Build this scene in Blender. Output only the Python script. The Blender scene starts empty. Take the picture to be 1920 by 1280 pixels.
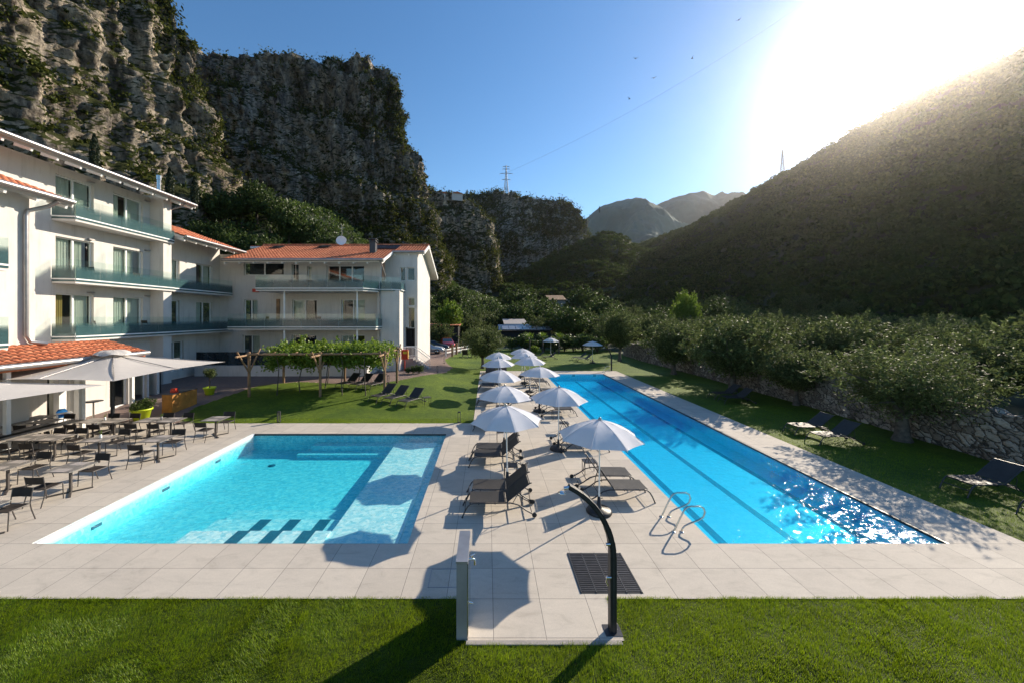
import bpy, math, random
import numpy as np
from mathutils import Vector, Matrix
R = math.radians
sc = bpy.context.scene
# ------------------------------------------------------------ camera, sky, sun, exposure
H, F, CX, HY = 5.2, 715.0, 914.0, 594.0      # eye height, focal length in photo pixels, vanishing point, horizon
cam_d = bpy.data.cameras.new('camera'); cam = bpy.data.objects.new('camera', cam_d); sc.collection.objects.link(cam)
cam.location = (0, 0, H); cam.rotation_euler = (R(90), 0, 0)
cam_d.sensor_width = 36; cam_d.lens = 36 * F / 1920
cam_d.shift_x = (960 - CX) / 1920; cam_d.shift_y = -(640 - HY) / 1920
cam_d.clip_start = 0.1; cam_d.clip_end = 12000
sc.camera = cam
SUN_AZ, SUN_EL = R(49.5), R(25.0)
world = bpy.data.worlds.new('World'); sc.world = world; world.use_nodes = True
wn = world.node_tree.nodes; wl = world.node_tree.links
sky = wn.new('ShaderNodeTexSky'); sky.sky_type = 'NISHITA'; sky.sun_disc = False
sky.sun_elevation = SUN_EL; sky.sun_rotation = SUN_AZ; sky.altitude = 0
sky.air_density = 1.1; sky.dust_density = 0.08; sky.ozone_density = 3.0
hs = wn.new('ShaderNodeHueSaturation'); hs.inputs['Saturation'].default_value = 1.18; wl.new(sky.outputs[0], hs.inputs['Color'])
wl.new(hs.outputs[0], wn['Background'].inputs[0]); wn['Background'].inputs[1].default_value = 0.10
sun_d = bpy.data.lights.new('sun', 'SUN'); sun_d.energy = 5.0; sun_d.angle = R(0.5); sun_d.color = (1.0, 0.87, 0.70)
sun = bpy.data.objects.new('sun', sun_d); sc.collection.objects.link(sun)
SD = Vector((math.sin(SUN_AZ) * math.cos(SUN_EL), math.cos(SUN_AZ) * math.cos(SUN_EL), math.sin(SUN_EL)))
sun.rotation_euler = (-SD).to_track_quat('-Z', 'Y').to_euler(); sun.location = (60, 50, 60)
sc.view_settings.view_transform = 'Standard'; sc.view_settings.look = 'None'
sc.view_settings.exposure = 0.80; sc.view_settings.gamma = 1
HAZE = 0.66e-4

# ------------------------------------------------------------ small helpers
def sm(t):
    t = max(0.0, min(1.0, t)); return t * t * (3 - 2 * t)
def gz(x, y):                                   # height of the garden ground
    return 0.45 * sm((y - 19.5) / 7.0) * sm((-x - 0.8) / 5.0)
def G(px, py, h=0.0):                           # photo pixel -> point on the garden ground (plus h)
    z = h
    for _ in range(12):
        Y = F * (H - z) / (py - HY); X = (px - CX) / F * Y; z = gz(X, Y) + h
    return X, Y, z
def P(px, Y, py=None):                          # photo pixel at a known depth
    return (px - CX) / F * Y if py is None else ((px - CX) / F * Y, Y, H + (HY - py) / F * Y)
def ordn(i): return ['first', 'second', 'third', 'fourth', 'fifth', 'sixth', 'seventh', 'eighth', 'ninth', 'tenth', 'eleventh', 'twelfth',
    'thirteenth', 'fourteenth', 'fifteenth', 'sixteenth', 'seventeenth', 'eighteenth', 'nineteenth', 'twentieth'][i]

def link(o, parent=None):
    sc.collection.objects.link(o)
    if parent is not None: o.parent = parent
    return o
def tag(o, label=None, cat=None, group=None, kind=None):
    if label: o['label'] = label
    if cat: o['category'] = cat
    if group: o['group'] = group
    if kind: o['kind'] = kind
    return o
def empty(name, loc=(0, 0, 0), label=None, cat=None, group=None, rz=0):
    o = bpy.data.objects.new(name, None); link(o); o.location = loc; o.rotation_euler.z = rz
    o.empty_display_size = 0.2
    return tag(o, label, cat, group)

class MB:
    def __init__(s): s.v = []; s.f = []; s.sm = []
    def add(s, vs, fs, smooth=False):
        n = len(s.v); s.v += [tuple(v) for v in vs]; s.f += [tuple(i + n for i in f) for f in fs]; s.sm += [smooth] * len(fs); return s
    def box(s, x0, x1, y0, y1, z0, z1):
        return s.add([(x0,y0,z0),(x1,y0,z0),(x1,y1,z0),(x0,y1,z0),(x0,y0,z1),(x1,y0,z1),(x1,y1,z1),(x0,y1,z1)],
                     [(0,3,2,1),(4,5,6,7),(0,1,5,4),(1,2,6,5),(2,3,7,6),(3,0,4,7)])
    def obox(s, a, b, w, h, up=(0, 0, 1)):      # bar from a to b, width w, height h
        a = Vector(a); b = Vector(b); d = (b - a).normalized(); u = Vector(up)
        if abs(d.dot(u)) > .98: u = Vector((0, 1, 0))
        r = d.cross(u).normalized() * w / 2; t = r.cross(d).normalized() * h / 2
        return s.add([a - r - t, a + r - t, a + r + t, a - r + t, b - r - t, b + r - t, b + r + t, b - r + t],
                     [(0,1,2,3),(7,6,5,4),(4,5,1,0),(5,6,2,1),(6,7,3,2),(7,4,0,3)])
    def prism(s, pts, z0, z1):                  # pts counter-clockwise in plan
        n = len(pts)
        return s.add([(p[0], p[1], z0) for p in pts] + [(p[0], p[1], z1) for p in pts],
                     [tuple(range(n))[::-1], tuple(range(n, 2 * n))] + [(i, (i + 1) % n, (i + 1) % n + n, i + n) for i in range(n)])
    def extr(s, pts, O, U, V, W):               # polygon (u,v) at O, thickness vector W
        O, U, V, W = map(Vector, (O, U, V, W)); n = len(pts)
        a = [O + U * p[0] + V * p[1] for p in pts]
        return s.add(a + [p + W for p in a], [tuple(range(n)), tuple(range(n, 2 * n))[::-1]] + [((i + 1) % n, i, i + n, (i + 1) % n + n) for i in range(n)])
    def tube(s, pts, r, n=8, caps=True, smooth=True):
        pts = [Vector(p) for p in pts]; k = len(pts)
        rs = r if isinstance(r, (list, tuple)) else [r] * k
        vs = []; ref = None
        for i, p in enumerate(pts):
            d = (pts[min(i + 1, k - 1)] - pts[max(i - 1, 0)]).normalized()
            if ref is None: ref = Vector((0, 0, 1)) if abs(d.z) < .9 else Vector((1, 0, 0))
            a = d.cross(ref)
            if a.length < 1e-4: a = d.cross(Vector((0, 1, 0)))
            a.normalize(); b = a.cross(d).normalized(); ref = b
            for j in range(n):
                t = 2 * math.pi * j / n; vs.append(p + (a * math.cos(t) + b * math.sin(t)) * rs[i])
        fs = [(i * n + j, i * n + (j + 1) % n, (i + 1) * n + (j + 1) % n, (i + 1) * n + j) for i in range(k - 1) for j in range(n)]
        s.add(vs, fs, smooth)
        if caps: s.add(vs[:n], [tuple(range(n))[::-1]]); s.add(vs[-n:], [tuple(range(n))])
        return s
    def lathe(s, prof, c=(0, 0, 0), n=20, smooth=True):
        vs = []; k = len(prof)
        for (r, z) in prof:
            for j in range(n):
                t = 2 * math.pi * j / n; vs.append((c[0] + r * math.cos(t), c[1] + r * math.sin(t), c[2] + z))
        s.add(vs, [(i * n + j, i * n + (j + 1) % n, (i + 1) * n + (j + 1) % n, (i + 1) * n + j) for i in range(k - 1) for j in range(n)], smooth)
        s.add(vs[:n], [tuple(range(n))[::-1]]); s.add(vs[-n:], [tuple(range(n))]); return s
    def mesh(s, name, mat):
        me = bpy.data.meshes.new(name); me.from_pydata(s.v, [], s.f)
        me.polygons.foreach_set('use_smooth', s.sm)
        if mat: me.materials.append(mat)
        me.update(); return me
    def obj(s, name, mat, parent=None, **kw):
        return tag(link(bpy.data.objects.new(name, s.mesh(name, mat)), parent), **kw)

def npmesh(name, V, Fc, mat, smooth=False):     # numpy arrays, all faces the same length
    me = bpy.data.meshes.new(name); V = np.asarray(V, np.float32); Fc = np.asarray(Fc, np.int32)
    m, k = Fc.shape
    me.vertices.add(len(V)); me.vertices.foreach_set('co', V.ravel())
    me.loops.add(m * k); me.loops.foreach_set('vertex_index', Fc.ravel())
    me.polygons.add(m); me.polygons.foreach_set('loop_start', np.arange(0, m * k, k, dtype=np.int32))
    me.polygons.foreach_set('use_smooth', np.full(m, smooth))
    if mat: me.materials.append(mat)
    me.update(calc_edges=True); return me
def nobj(name, V, Fc, mat, parent=None, smooth=False, **kw):
    return tag(link(bpy.data.objects.new(name, npmesh(name, V, Fc, mat, smooth)), parent), **kw)
def gridfaces(nu, nv):                          # (nu x nv) vertex grid, index = i*nv+j
    i, j = np.meshgrid(np.arange(nu - 1), np.arange(nv - 1), indexing='ij'); a = (i * nv + j).ravel()
    return np.stack([a, a + nv, a + nv + 1, a + 1], 1)

# kit = list of (name, mesh, kids); one kit is placed many times with shared mesh data
def inst(name, kit, loc, label, cat, group=None, rz=0, scale=1):
    r = empty(name, loc, label, cat, group, rz)
    r.scale = (scale,) * 3 if not isinstance(scale, tuple) else scale
    for (n, me, kids) in kit:
        c = link(bpy.data.objects.new(n, me), r)
        for (n2, me2) in kids: link(bpy.data.objects.new(n2, me2), c)
    return r

# numpy value noise
def _h(ix, iy, iz, seed):
    h = (ix * 374761393 + iy * 668265263 + iz * 1274126177 + seed * 974711) & 0xffffffff
    h = ((h ^ (h >> 13)) * 1274126177) & 0xffffffff
    h = (h ^ (h >> 16)); return (h & 0xffff) / 65535.0
def vn(x, y, z, seed=0):
    x, y, z = np.broadcast_arrays(x, y, z)
    ix = np.floor(x).astype(np.int64); iy = np.floor(y).astype(np.int64); iz = np.floor(z).astype(np.int64)
    fx, fy, fz = x - ix, y - iy, z - iz
    fx = fx * fx * (3 - 2 * fx); fy = fy * fy * (3 - 2 * fy); fz = fz * fz * (3 - 2 * fz)
    r = 0
    for a in (0, 1):
        for b in (0, 1):
            for c in (0, 1):
                r = r + _h(ix + a, iy + b, iz + c, seed) * (fx if a else 1 - fx) * (fy if b else 1 - fy) * (fz if c else 1 - fz)
    return r * 2 - 1
def fbm(x, y, z, oct=4, seed=0, gain=.5):
    r = 0; a = 1; t = 0
    for k in range(oct):
        r = r + a * vn(x * 2 ** k, y * 2 ** k, z * 2 ** k, seed + k * 17); t += a; a *= gain
    return r / t

# ------------------------------------------------------------ materials
def nodes(name):
    m = bpy.data.materials.new(name); m.use_nodes = True; nt = m.node_tree
    return m, nt, nt.nodes['Principled BSDF'], nt.nodes['Material Output']
def N(nt, t, **kw):
    n = nt.nodes.new(t)
    for k, v in kw.items():
        if k.startswith('i_'): n.inputs[k[2:].replace('_', ' ')].default_value = v
        else: setattr(n, k, v)
    return n
def ramp(nt, fac, stops):
    r = nt.nodes.new('ShaderNodeValToRGB'); e = r.color_ramp.elements
    while len(e) < len(stops): e.new(.5)
    for q, (p, c) in zip(e, stops): q.position = p; q.color = (c[0], c[1], c[2], 1)
    nt.links.new(fac, r.inputs[0]); return r.outputs[0]
def mixc(nt, fac, a, b, mode='MIX'):
    m = nt.nodes.new('ShaderNodeMix'); m.data_type = 'RGBA'; m.blend_type = mode
    for s, v in ((0, fac), (6, a), (7, b)):
        if hasattr(v, 'links'): nt.links.new(v, m.inputs[s])
        else: m.inputs[s].default_value = v if s == 0 else (v[0], v[1], v[2], 1)
    return m.outputs[2]
def coord(nt, scale=(1, 1, 1), kind='Object', rot=(0, 0, 0)):
    t = nt.nodes.new('ShaderNodeTexCoord'); mp = nt.nodes.new('ShaderNodeMapping')
    mp.inputs['Scale'].default_value = scale; mp.inputs['Rotation'].default_value = rot
    nt.links.new(t.outputs[kind], mp.inputs[0]); return mp.outputs[0]
def noise(nt, vec, scale, detail=4, rough=.55, dist=0):
    n = N(nt, 'ShaderNodeTexNoise', i_Scale=scale, i_Detail=detail, i_Roughness=rough, i_Distortion=dist)
    nt.links.new(vec, n.inputs['Vector']); return n.outputs['Fac']
def bump(nt, h, strength, dist, normal_in, prev=None):
    b = N(nt, 'ShaderNodeBump', i_Strength=strength, i_Distance=dist); nt.links.new(h, b.inputs['Height'])
    if prev: nt.links.new(prev, b.inputs['Normal'])
    if normal_in: nt.links.new(b.outputs[0], normal_in)
    return b.outputs[0]
def simple(name, c, rough=.6, metal=0, var=.12, vs=3., bmp=0, bs=40., spec=.5, c2=None):
    m, nt, b, o = nodes(name); v = coord(nt)
    f = noise(nt, v, vs, 5)
    lo = c2 or tuple(x * (1 - var * 1.6) for x in c); hi = tuple(min(1, x * (1 + var)) for x in c)
    nt.links.new(ramp(nt, f, [(.3, lo), (.7, hi)]), b.inputs['Base Color'])
    b.inputs['Roughness'].default_value = rough; b.inputs['Metallic'].default_value = metal
    b.inputs['Specular IOR Level'].default_value = spec
    if bmp: bump(nt, noise(nt, v, bs, 4), bmp, .01, b.inputs['Normal'])
    return m
def leafmat(name, dark, light, tip, trans=.35, ns=.5, rough=.5, spec=.4):
    m, nt, b, o = nodes(name)
    g = nt.nodes.new('ShaderNodeNewGeometry')
    f = noise(nt, coord(nt), ns, 3)
    base = ramp(nt, f, [(.35, dark), (.62, light)])
    base = mixc(nt, ramp(nt, g.outputs['Random Per Island'], [(.55, (0, 0, 0)), (1, (.9, .9, .9))]), base, tip)
    nt.links.new(base, b.inputs['Base Color']); b.inputs['Roughness'].default_value = rough
    b.inputs['Specular IOR Level'].default_value = spec
    t = nt.nodes.new('ShaderNodeBsdfTranslucent'); nt.links.new(mixc(nt, .35, base, tip), t.inputs[0])
    mx = nt.nodes.new('ShaderNodeMixShader'); mx.inputs[0].default_value = trans
    nt.links.new(b.outputs[0], mx.inputs[1]); nt.links.new(t.outputs[0], mx.inputs[2]); nt.links.new(mx.outputs[0], o.inputs[0])
    return m
M = {}
def plaster():
    m, nt, b, o = nodes('white_plaster'); v = coord(nt); st = noise(nt, coord(nt, (1, 1, .12)), 3.5, 6, .7); bl = noise(nt, v, .8, 5)
    c = mixc(nt, 1, ramp(nt, bl, [(.3, (.57, .54, .51)), (.7, (.65, .62, .58))]), ramp(nt, st, [(.28, (.82, .81, .79)), (.48, (1, 1, 1))]), 'MULTIPLY')
    nt.links.new(c, b.inputs['Base Color']); b.inputs['Roughness'].default_value = .88; bump(nt, noise(nt, v, 60, 3), .15, .01, b.inputs['Normal']); return m
M['plaster'] = plaster()
M['white'] = simple('white_paint', (.78, .78, .77), .45, var=.03)
M['soffit'] = simple('white_soffit', (.60, .58, .555), .7, var=.05)
M['gutter'] = simple('grey_gutter', (.34, .33, .33), .35, metal=.6, var=.1)
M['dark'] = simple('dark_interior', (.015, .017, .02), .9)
M['darkmetal'] = simple('anthracite_metal', (.045, .045, .05), .42, metal=.3, var=.2, vs=6)
M['black'] = simple('black_plastic', (.02, .02, .022), .5)
M['chair'] = simple('taupe_metal', (.085, .075, .07), .45, metal=.2, var=.12)
M['sling'] = simple('charcoal_sling', (.034, .033, .034), .6, var=.15, vs=4, bmp=.3, bs=350, spec=.3)
M['slingb'] = simple('brown_sling', (.050, .042, .037), .9, spec=.15, var=.15, bmp=.5, bs=300)
M['tabletop'] = simple('grey_tabletop', (.20, .185, .17), .4, var=.12, vs=5)
M['steel'] = simple('polished_steel', (.55, .53, .50), .16, metal=1, var=.05)
M['chrome'] = simple('chrome', (.8, .8, .8), .08, metal=1, var=.02)
M['cloth'] = None
M['bark'] = simple('olive_bark', (.10, .085, .07), .9, var=.35, vs=5, bmp=1, bs=14)
M['post'] = simple('round_timber', (.28, .17, .09), .75, var=.3, vs=3, bmp=.4, bs=20)
M['lime'] = simple('lime_plastic', (.50, .62, .02), .4, var=.06)
M['orange'] = simple('rust_orange_panel', (.48, .20, .035), .6, var=.25, vs=2)
M['red'] = simple('red_paint', (.55, .035, .015), .4)
M['yellow'] = simple('yellow_paint', (.75, .50, .03), .5)
M['blue'] = simple('blue_plastic', (.02, .19, .50), .4)
M['wood'] = simple('grey_wood', (.33, .30, .26), .7, var=.25, vs=4)
M['glassdark'] = simple('dark_glass', (.02, .03, .035), .05, spec=.9)
M['concrete'] = simple('concrete', (.27, .25, .235), .85, var=.15, vs=1.5, bmp=.3)
M['rubber'] = simple('rubber', (.02, .02, .02), .8)
M['pylon'] = simple('galvanised_steel', (.22, .24, .26), .6, metal=.3)
M['solar'] = simple('solar_panel', (.03, .035, .06), .15, var=.3, vs=1)
M['placemat'] = simple('placemat', (.38, .34, .31), .6, var=.08)

def cloth(name, c, trans=.25):
    m, nt, b, o = nodes(name); v = coord(nt)
    f = noise(nt, v, 2.2, 4); col = ramp(nt, f, [(.3, tuple(x * .93 for x in c)), (.7, c)])
    nt.links.new(col, b.inputs['Base Color']); b.inputs['Roughness'].default_value = .85; b.inputs['Specular IOR Level'].default_value = .2
    bump(nt, noise(nt, v, 5, 3), .25, .03, b.inputs['Normal'])
    t = nt.nodes.new('ShaderNodeBsdfTranslucent'); nt.links.new(col, t.inputs[0])
    mx = nt.nodes.new('ShaderNodeMixShader'); mx.inputs[0].default_value = trans
    nt.links.new(b.outputs[0], mx.inputs[1]); nt.links.new(t.outputs[0], mx.inputs[2]); nt.links.new(mx.outputs[0], o.inputs[0]); return m
M['parasol'] = cloth('white_parasol_cloth', (.74, .74, .78), .22)
M['canopy'] = cloth('greige_canopy_cloth', (.56, .53, .50), .12)
M['curtain'] = cloth('sheer_curtain', (.78, .80, .72), .35)
M['curtain2'] = cloth('ochre_curtain', (.50, .38, .14), .3)

def deckmat(name, c1, c2, grout, w, ox, oy, hh=None):
    m, nt, b, o = nodes(name)
    t = nt.nodes.new('ShaderNodeTexCoord'); mp = nt.nodes.new('ShaderNodeMapping'); mp.inputs['Location'].default_value = (-ox, -oy, 0)
    nt.links.new(t.outputs['Object'], mp.inputs[0]); v = mp.outputs[0]
    br = N(nt, 'ShaderNodeTexBrick', offset=0, squash=1, i_Scale=1, i_Mortar_Size=.006, i_Mortar_Smooth=.3, i_Brick_Width=w, i_Row_Height=hh or w, i_Bias=0)
    nt.links.new(v, br.inputs['Vector'])
    br.inputs['Color1'].default_value = (*c1, 1); br.inputs['Color2'].default_value = (*c2, 1); br.inputs['Mortar'].default_value = (*grout, 1)
    st = noise(nt, coord(nt, (1, 2.2, 1), rot=(0, 0, .6)), 1.3, 8, .68, 1.2)
    col = mixc(nt, 1, br.outputs['Color'], ramp(nt, st, [(.25, (.78, .77, .76)), (.46, (.96, .955, .95)), (.75, (1.06, 1.05, 1.04))]), 'MULTIPLY')
    sp = noise(nt, v, 55, 3)
    col = mixc(nt, 1, col, ramp(nt, sp, [(.3, (.93, .93, .93)), (.7, (1.05, 1.05, 1.05))]), 'MULTIPLY')
    nt.links.new(col, b.inputs['Base Color']); b.inputs['Roughness'].default_value = .8; b.inputs['Specular IOR Level'].default_value = .18
    inv = N(nt, 'ShaderNodeMath', operation='SUBTRACT'); inv.inputs[0].default_value = 1; nt.links.new(br.outputs['Fac'], inv.inputs[1])
    p = bump(nt, inv.outputs[0], .6, .004, None); bump(nt, sp, .12, .004, b.inputs['Normal'], p)
    return m
M['deck'] = deckmat('stone_deck', (.535, .485, .415), (.47, .425, .365), (.20, .185, .175), .856, .955, 7.03)
M['paver'] = deckmat('brick_pavers', (.24, .175, .15), (.19, .14, .125), (.10, .085, .08), .22, 0, 0, .11)

def grassmat(name, k=1.0):
    m, nt, b, o = nodes(name); v = coord(nt)
    big = noise(nt, v, .45, 4, .6); fine = noise(nt, v, 26, 6, .8); mid = noise(nt, v, 4.5, 5, .7)
    c = ramp(nt, big, [(.3, (.052 * k, .105 * k, .004 * k)), (.7, (.118 * k, .18 * k, .007 * k))])
    c = mixc(nt, 1, c, ramp(nt, fine, [(.3, (.35, .38, .35)), (.55, (1, 1, 1)), (.75, (1.7, 1.55, 1.3))]), 'MULTIPLY')
    c = mixc(nt, 1, c, ramp(nt, mid, [(.3, (.62, .66, .6)), (.7, (1.35, 1.28, 1.1))]), 'MULTIPLY')
    nt.links.new(c, b.inputs['Base Color']); b.inputs['Roughness'].default_value = .8; b.inputs['Specular IOR Level'].default_value = .25
    bump(nt, fine, 1.0, .05, b.inputs['Normal']); return m
M['grass'] = grassmat('lawn_grass', 1.0)
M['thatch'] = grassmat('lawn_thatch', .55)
M['blade'] = leafmat('grass_blade', (.055, .125, .002), (.14, .25, .004), (.34, .42, .012), .5, 1.3)
M['ground'] = simple('dry_earth_and_scrub', (.045, .062, .025), .95, var=.5, vs=.12, bmp=1, bs=1.2)
M['soil'] = simple('forest_floor', (.017, .032, .009), .95, var=.5, vs=.08, bmp=1, bs=.8)
M['olive'] = leafmat('olive_leaves', (.030, .046, .013), (.070, .095, .028), (.20, .25, .09), .33, .7, .62, .2)
M['tree'] = leafmat('broad_leaves', (.025, .050, .012), (.055, .095, .020), (.11, .16, .035), .35, .4)
M['brightleaf'] = leafmat('bright_leaves', (.07, .14, .012), (.13, .22, .020), (.24, .32, .05), .45, .8)
M['scrub'] = leafmat('cliff_scrub', (.016, .028, .006), (.045, .062, .012), (.11, .12, .022), .3, .10, .8, .1)
M['forest'] = leafmat('hill_forest', (.014, .032, .008), (.038, .068, .014), (.080, .115, .024), .28, .03, .8, .1)
M['cypress'] = leafmat('cypress_leaves', (.012, .024, .010), (.025, .040, .015), (.04, .06, .02), .15, 1)

def rockmat(name, tint=(1, 1, 1), green=.5):
    m, nt, b, o = nodes(name); v = coord(nt); vs = coord(nt, (1, 1, .35))
    a = noise(nt, v, .05, 6, .6, .5); d = noise(nt, vs, .35, 10, .72, .3); e = noise(nt, coord(nt, (1, 1, 1.2)), .7, 8, .7)
    c = ramp(nt, d, [(.30, (.05, .048, .046)), (.41, (.20, .187, .17)), (.52, (.40, .365, .315)), (.66, (.68, .61, .51))])
    c = mixc(nt, ramp(nt, a, [(.54, (0, 0, 0)), (.72, (.6, .6, .6))]), c, mixc(nt, d, (.17, .12, .07), (.54, .41, .26)))
    stn = noise(nt, coord(nt, (1, 1, .10)), .22, 6, .65)
    c = mixc(nt, 1, c, ramp(nt, stn, [(.36, (.34, .34, .36)), (.52, (1, 1, 1)), (.7, (1.15, 1.08, .98))]), 'MULTIPLY')
    c = mixc(nt, 1, c, ramp(nt, e, [(.34, (.30, .30, .32)), (.56, (1.1, 1.1, 1.1))]), 'MULTIPLY')
    g = nt.nodes.new('ShaderNodeNewGeometry'); s = nt.nodes.new('ShaderNodeSeparateXYZ'); nt.links.new(g.outputs['True Normal'], s.inputs[0])
    gm = N(nt, 'ShaderNodeMath', operation='MULTIPLY_ADD'); gm.inputs[1].default_value = .55; nt.links.new(s.outputs['Z'], gm.inputs[0])
    nt.links.new(noise(nt, v, .22, 6, .65), gm.inputs[2])
    c = mixc(nt, ramp(nt, gm.outputs[0], [(.60, (0, 0, 0)), (.70, (1, 1, 1))]), c, mixc(nt, e, (.014, .022, .006), (.06, .068, .02)))
    c = mixc(nt, 1, c, tint, 'MULTIPLY')
    nt.links.new(c, b.inputs['Base Color']); b.inputs['Roughness'].default_value = .95; b.inputs['Specular IOR Level'].default_value = .15
    vo = N(nt, 'ShaderNodeTexVoronoi', feature='DISTANCE_TO_EDGE', i_Scale=.5); nt.links.new(vs, vo.inputs['Vector'])
    p0 = bump(nt, noise(nt, coord(nt, (.10, .10, 1)), 1.0, 5, .7), .9, 2.2, None); p = bump(nt, vo.outputs['Distance'], .5, 1.2, None, p0); bump(nt, noise(nt, v, .8, 10, .75), 1.0, 1.6, b.inputs['Normal'], p); return m
M['rock'] = rockmat('limestone_cliff', (1.42, 1.36, 1.27)); M['rockfar'] = rockmat('grey_far_cliff', (1.1, 1.15, 1.2)); M['rock2'] = rockmat('shaded_limestone_cliff', (1.1, 1.1, 1.12))  # rock2: the same limestone, tinted darker and cooler for the cliff in shade
def tilemat():
    m, nt, b, o = nodes('terracotta_tiles'); v = coord(nt)
    n1 = noise(nt, v, 5.0, 2, .5); n2 = noise(nt, v, .6, 4)
    c = ramp(nt, n1, [(.3, (.33, .085, .035)), (.5, (.50, .15, .06)), (.72, (.62, .24, .12))])
    c = mixc(nt, 1, c, ramp(nt, n2, [(.3, (.75, .75, .75)), (.7, (1.1, 1.1, 1.1))]), 'MULTIPLY')
    nt.links.new(c, b.inputs['Base Color']); b.inputs['Roughness'].default_value = .8; return m
M['tile'] = tilemat()
def stonewall():
    m, nt, b, o = nodes('rubble_stone_wall'); v = coord(nt, (1, 1, 1.5))
    w = noise(nt, v, 2, 3); mv = nt.nodes.new('ShaderNodeVectorMath'); mv.operation = 'ADD'
    cb = nt.nodes.new('ShaderNodeCombineXYZ'); nt.links.new(w, cb.inputs[1]); nt.links.new(w, cb.inputs[2]); nt.links.new(v, mv.inputs[0]); nt.links.new(cb.outputs[0], mv.inputs[1])
    vo = N(nt, 'ShaderNodeTexVoronoi', feature='DISTANCE_TO_EDGE', i_Scale=3.0, i_Randomness=.9); nt.links.new(mv.outputs[0], vo.inputs['Vector'])
    v2 = N(nt, 'ShaderNodeTexVoronoi', feature='F1', i_Scale=3.0, i_Randomness=.9); nt.links.new(mv.outputs[0], v2.inputs['Vector'])
    s = nt.nodes.new('ShaderNodeSeparateColor'); nt.links.new(v2.outputs['Color'], s.inputs[0])
    c = ramp(nt, s.outputs[0], [(0, (.15, .125, .105)), (.5, (.27, .235, .20)), (1, (.42, .38, .33))])
    c = mixc(nt, 1, c, ramp(nt, noise(nt, v, 12, 5), [(.3, (.7, .7, .7)), (.7, (1.15, 1.15, 1.15))]), 'MULTIPLY')
    c = mixc(nt, ramp(nt, vo.outputs['Distance'], [(.02, (1, 1, 1)), (.09, (0, 0, 0))]), c, (.045, .04, .033))
    nt.links.new(c, b.inputs['Base Color']); b.inputs['Roughness'].default_value = .95
    bump(nt, ramp(nt, vo.outputs['Distance'], [(0, (0, 0, 0)), (.2, (1, 1, 1))]), .9, .06, b.inputs['Normal']); return m
M['stone'] = stonewall()
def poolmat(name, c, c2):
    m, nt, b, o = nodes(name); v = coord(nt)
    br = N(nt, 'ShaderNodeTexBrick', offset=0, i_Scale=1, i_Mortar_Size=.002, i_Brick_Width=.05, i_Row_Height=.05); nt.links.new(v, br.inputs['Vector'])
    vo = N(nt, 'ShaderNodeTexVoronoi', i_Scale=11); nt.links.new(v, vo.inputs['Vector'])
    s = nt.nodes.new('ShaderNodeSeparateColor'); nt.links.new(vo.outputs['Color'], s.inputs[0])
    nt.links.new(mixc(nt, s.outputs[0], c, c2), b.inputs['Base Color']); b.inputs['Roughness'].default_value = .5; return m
M['poolL'] = poolmat('pale_mosaic_with_caustics', (.95, .94, .90), (.40, .70, .76))  # strong cell contrast paints rippling caustic light into the mosaic colour
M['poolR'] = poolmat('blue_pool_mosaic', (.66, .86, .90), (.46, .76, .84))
M['lane'] = poolmat('navy_lane_mosaic', (.03, .10, .20), (.05, .14, .26))
M['mat'] = poolmat('dark_blue_step_mosaic', (.015, .10, .17), (.02, .14, .21))
def schlick(nt, nrm=None, f0=.02, pw=5.0):
    g = nt.nodes.new('ShaderNodeNewGeometry'); d = nt.nodes.new('ShaderNodeVectorMath'); d.operation = 'DOT_PRODUCT'
    nt.links.new(g.outputs['Incoming'], d.inputs[0]); nt.links.new(nrm or g.outputs['Normal'], d.inputs[1])
    a = N(nt, 'ShaderNodeMath', operation='ABSOLUTE'); nt.links.new(d.outputs['Value'], a.inputs[0])
    s = N(nt, 'ShaderNodeMath', operation='SUBTRACT', use_clamp=True); s.inputs[0].default_value = 1; nt.links.new(a.outputs[0], s.inputs[1])
    p = N(nt, 'ShaderNodeMath', operation='POWER'); p.inputs[1].default_value = pw; nt.links.new(s.outputs[0], p.inputs[0])
    m = N(nt, 'ShaderNodeMath', operation='MULTIPLY_ADD', use_clamp=True); m.inputs[1].default_value = 1 - f0; m.inputs[2].default_value = f0; nt.links.new(p.outputs[0], m.inputs[0])
    return m.outputs[0]
def watermat(name, ab, dens, b1, b2, pw=5.0, body=(0, .5, .7), turb=.04):
    m, nt, b, o = nodes(name); nt.nodes.remove(b); v = coord(nt, (1, 1.5, 1))
    tr = nt.nodes.new('ShaderNodeBsdfTransparent'); gl = nt.nodes.new('ShaderNodeBsdfGlossy')
    gl.inputs['Roughness'].default_value = .075; mx = nt.nodes.new('ShaderNodeMixShader')
    p = bump(nt, noise(nt, v, 4.2, 3, .5, .4), b1, .06, None); p2 = bump(nt, noise(nt, v, 19, 2, .5, .3), b2, .020, gl.inputs['Normal'], p)
    nt.links.new(schlick(nt, p2, .02, pw), mx.inputs[0]); nt.links.new(tr.outputs[0], mx.inputs[1]); nt.links.new(gl.outputs[0], mx.inputs[2])
    df = nt.nodes.new('ShaderNodeBsdfDiffuse'); df.inputs[0].default_value = (*body, 1); m3 = nt.nodes.new('ShaderNodeMixShader'); m3.inputs[0].default_value = turb   # light scattered by the water itself
    nt.links.new(mx.outputs[0], m3.inputs[1]); nt.links.new(df.outputs[0], m3.inputs[2]); nt.links.new(m3.outputs[0], o.inputs[0])
    va = N(nt, 'ShaderNodeVolumeAbsorption', i_Density=dens); va.inputs[0].default_value = (*ab, 1); nt.links.new(va.outputs[0], o.inputs['Volume']); return m
M['waterL'] = watermat('clear_pool_water', (.26, .91, .965), 1.0, .5, .5)
M['waterR'] = watermat('blue_lap_pool_water', (.0, .84, .965), 1.15, .3, .22, 9.0, (0, .42, .70), .24)
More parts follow.
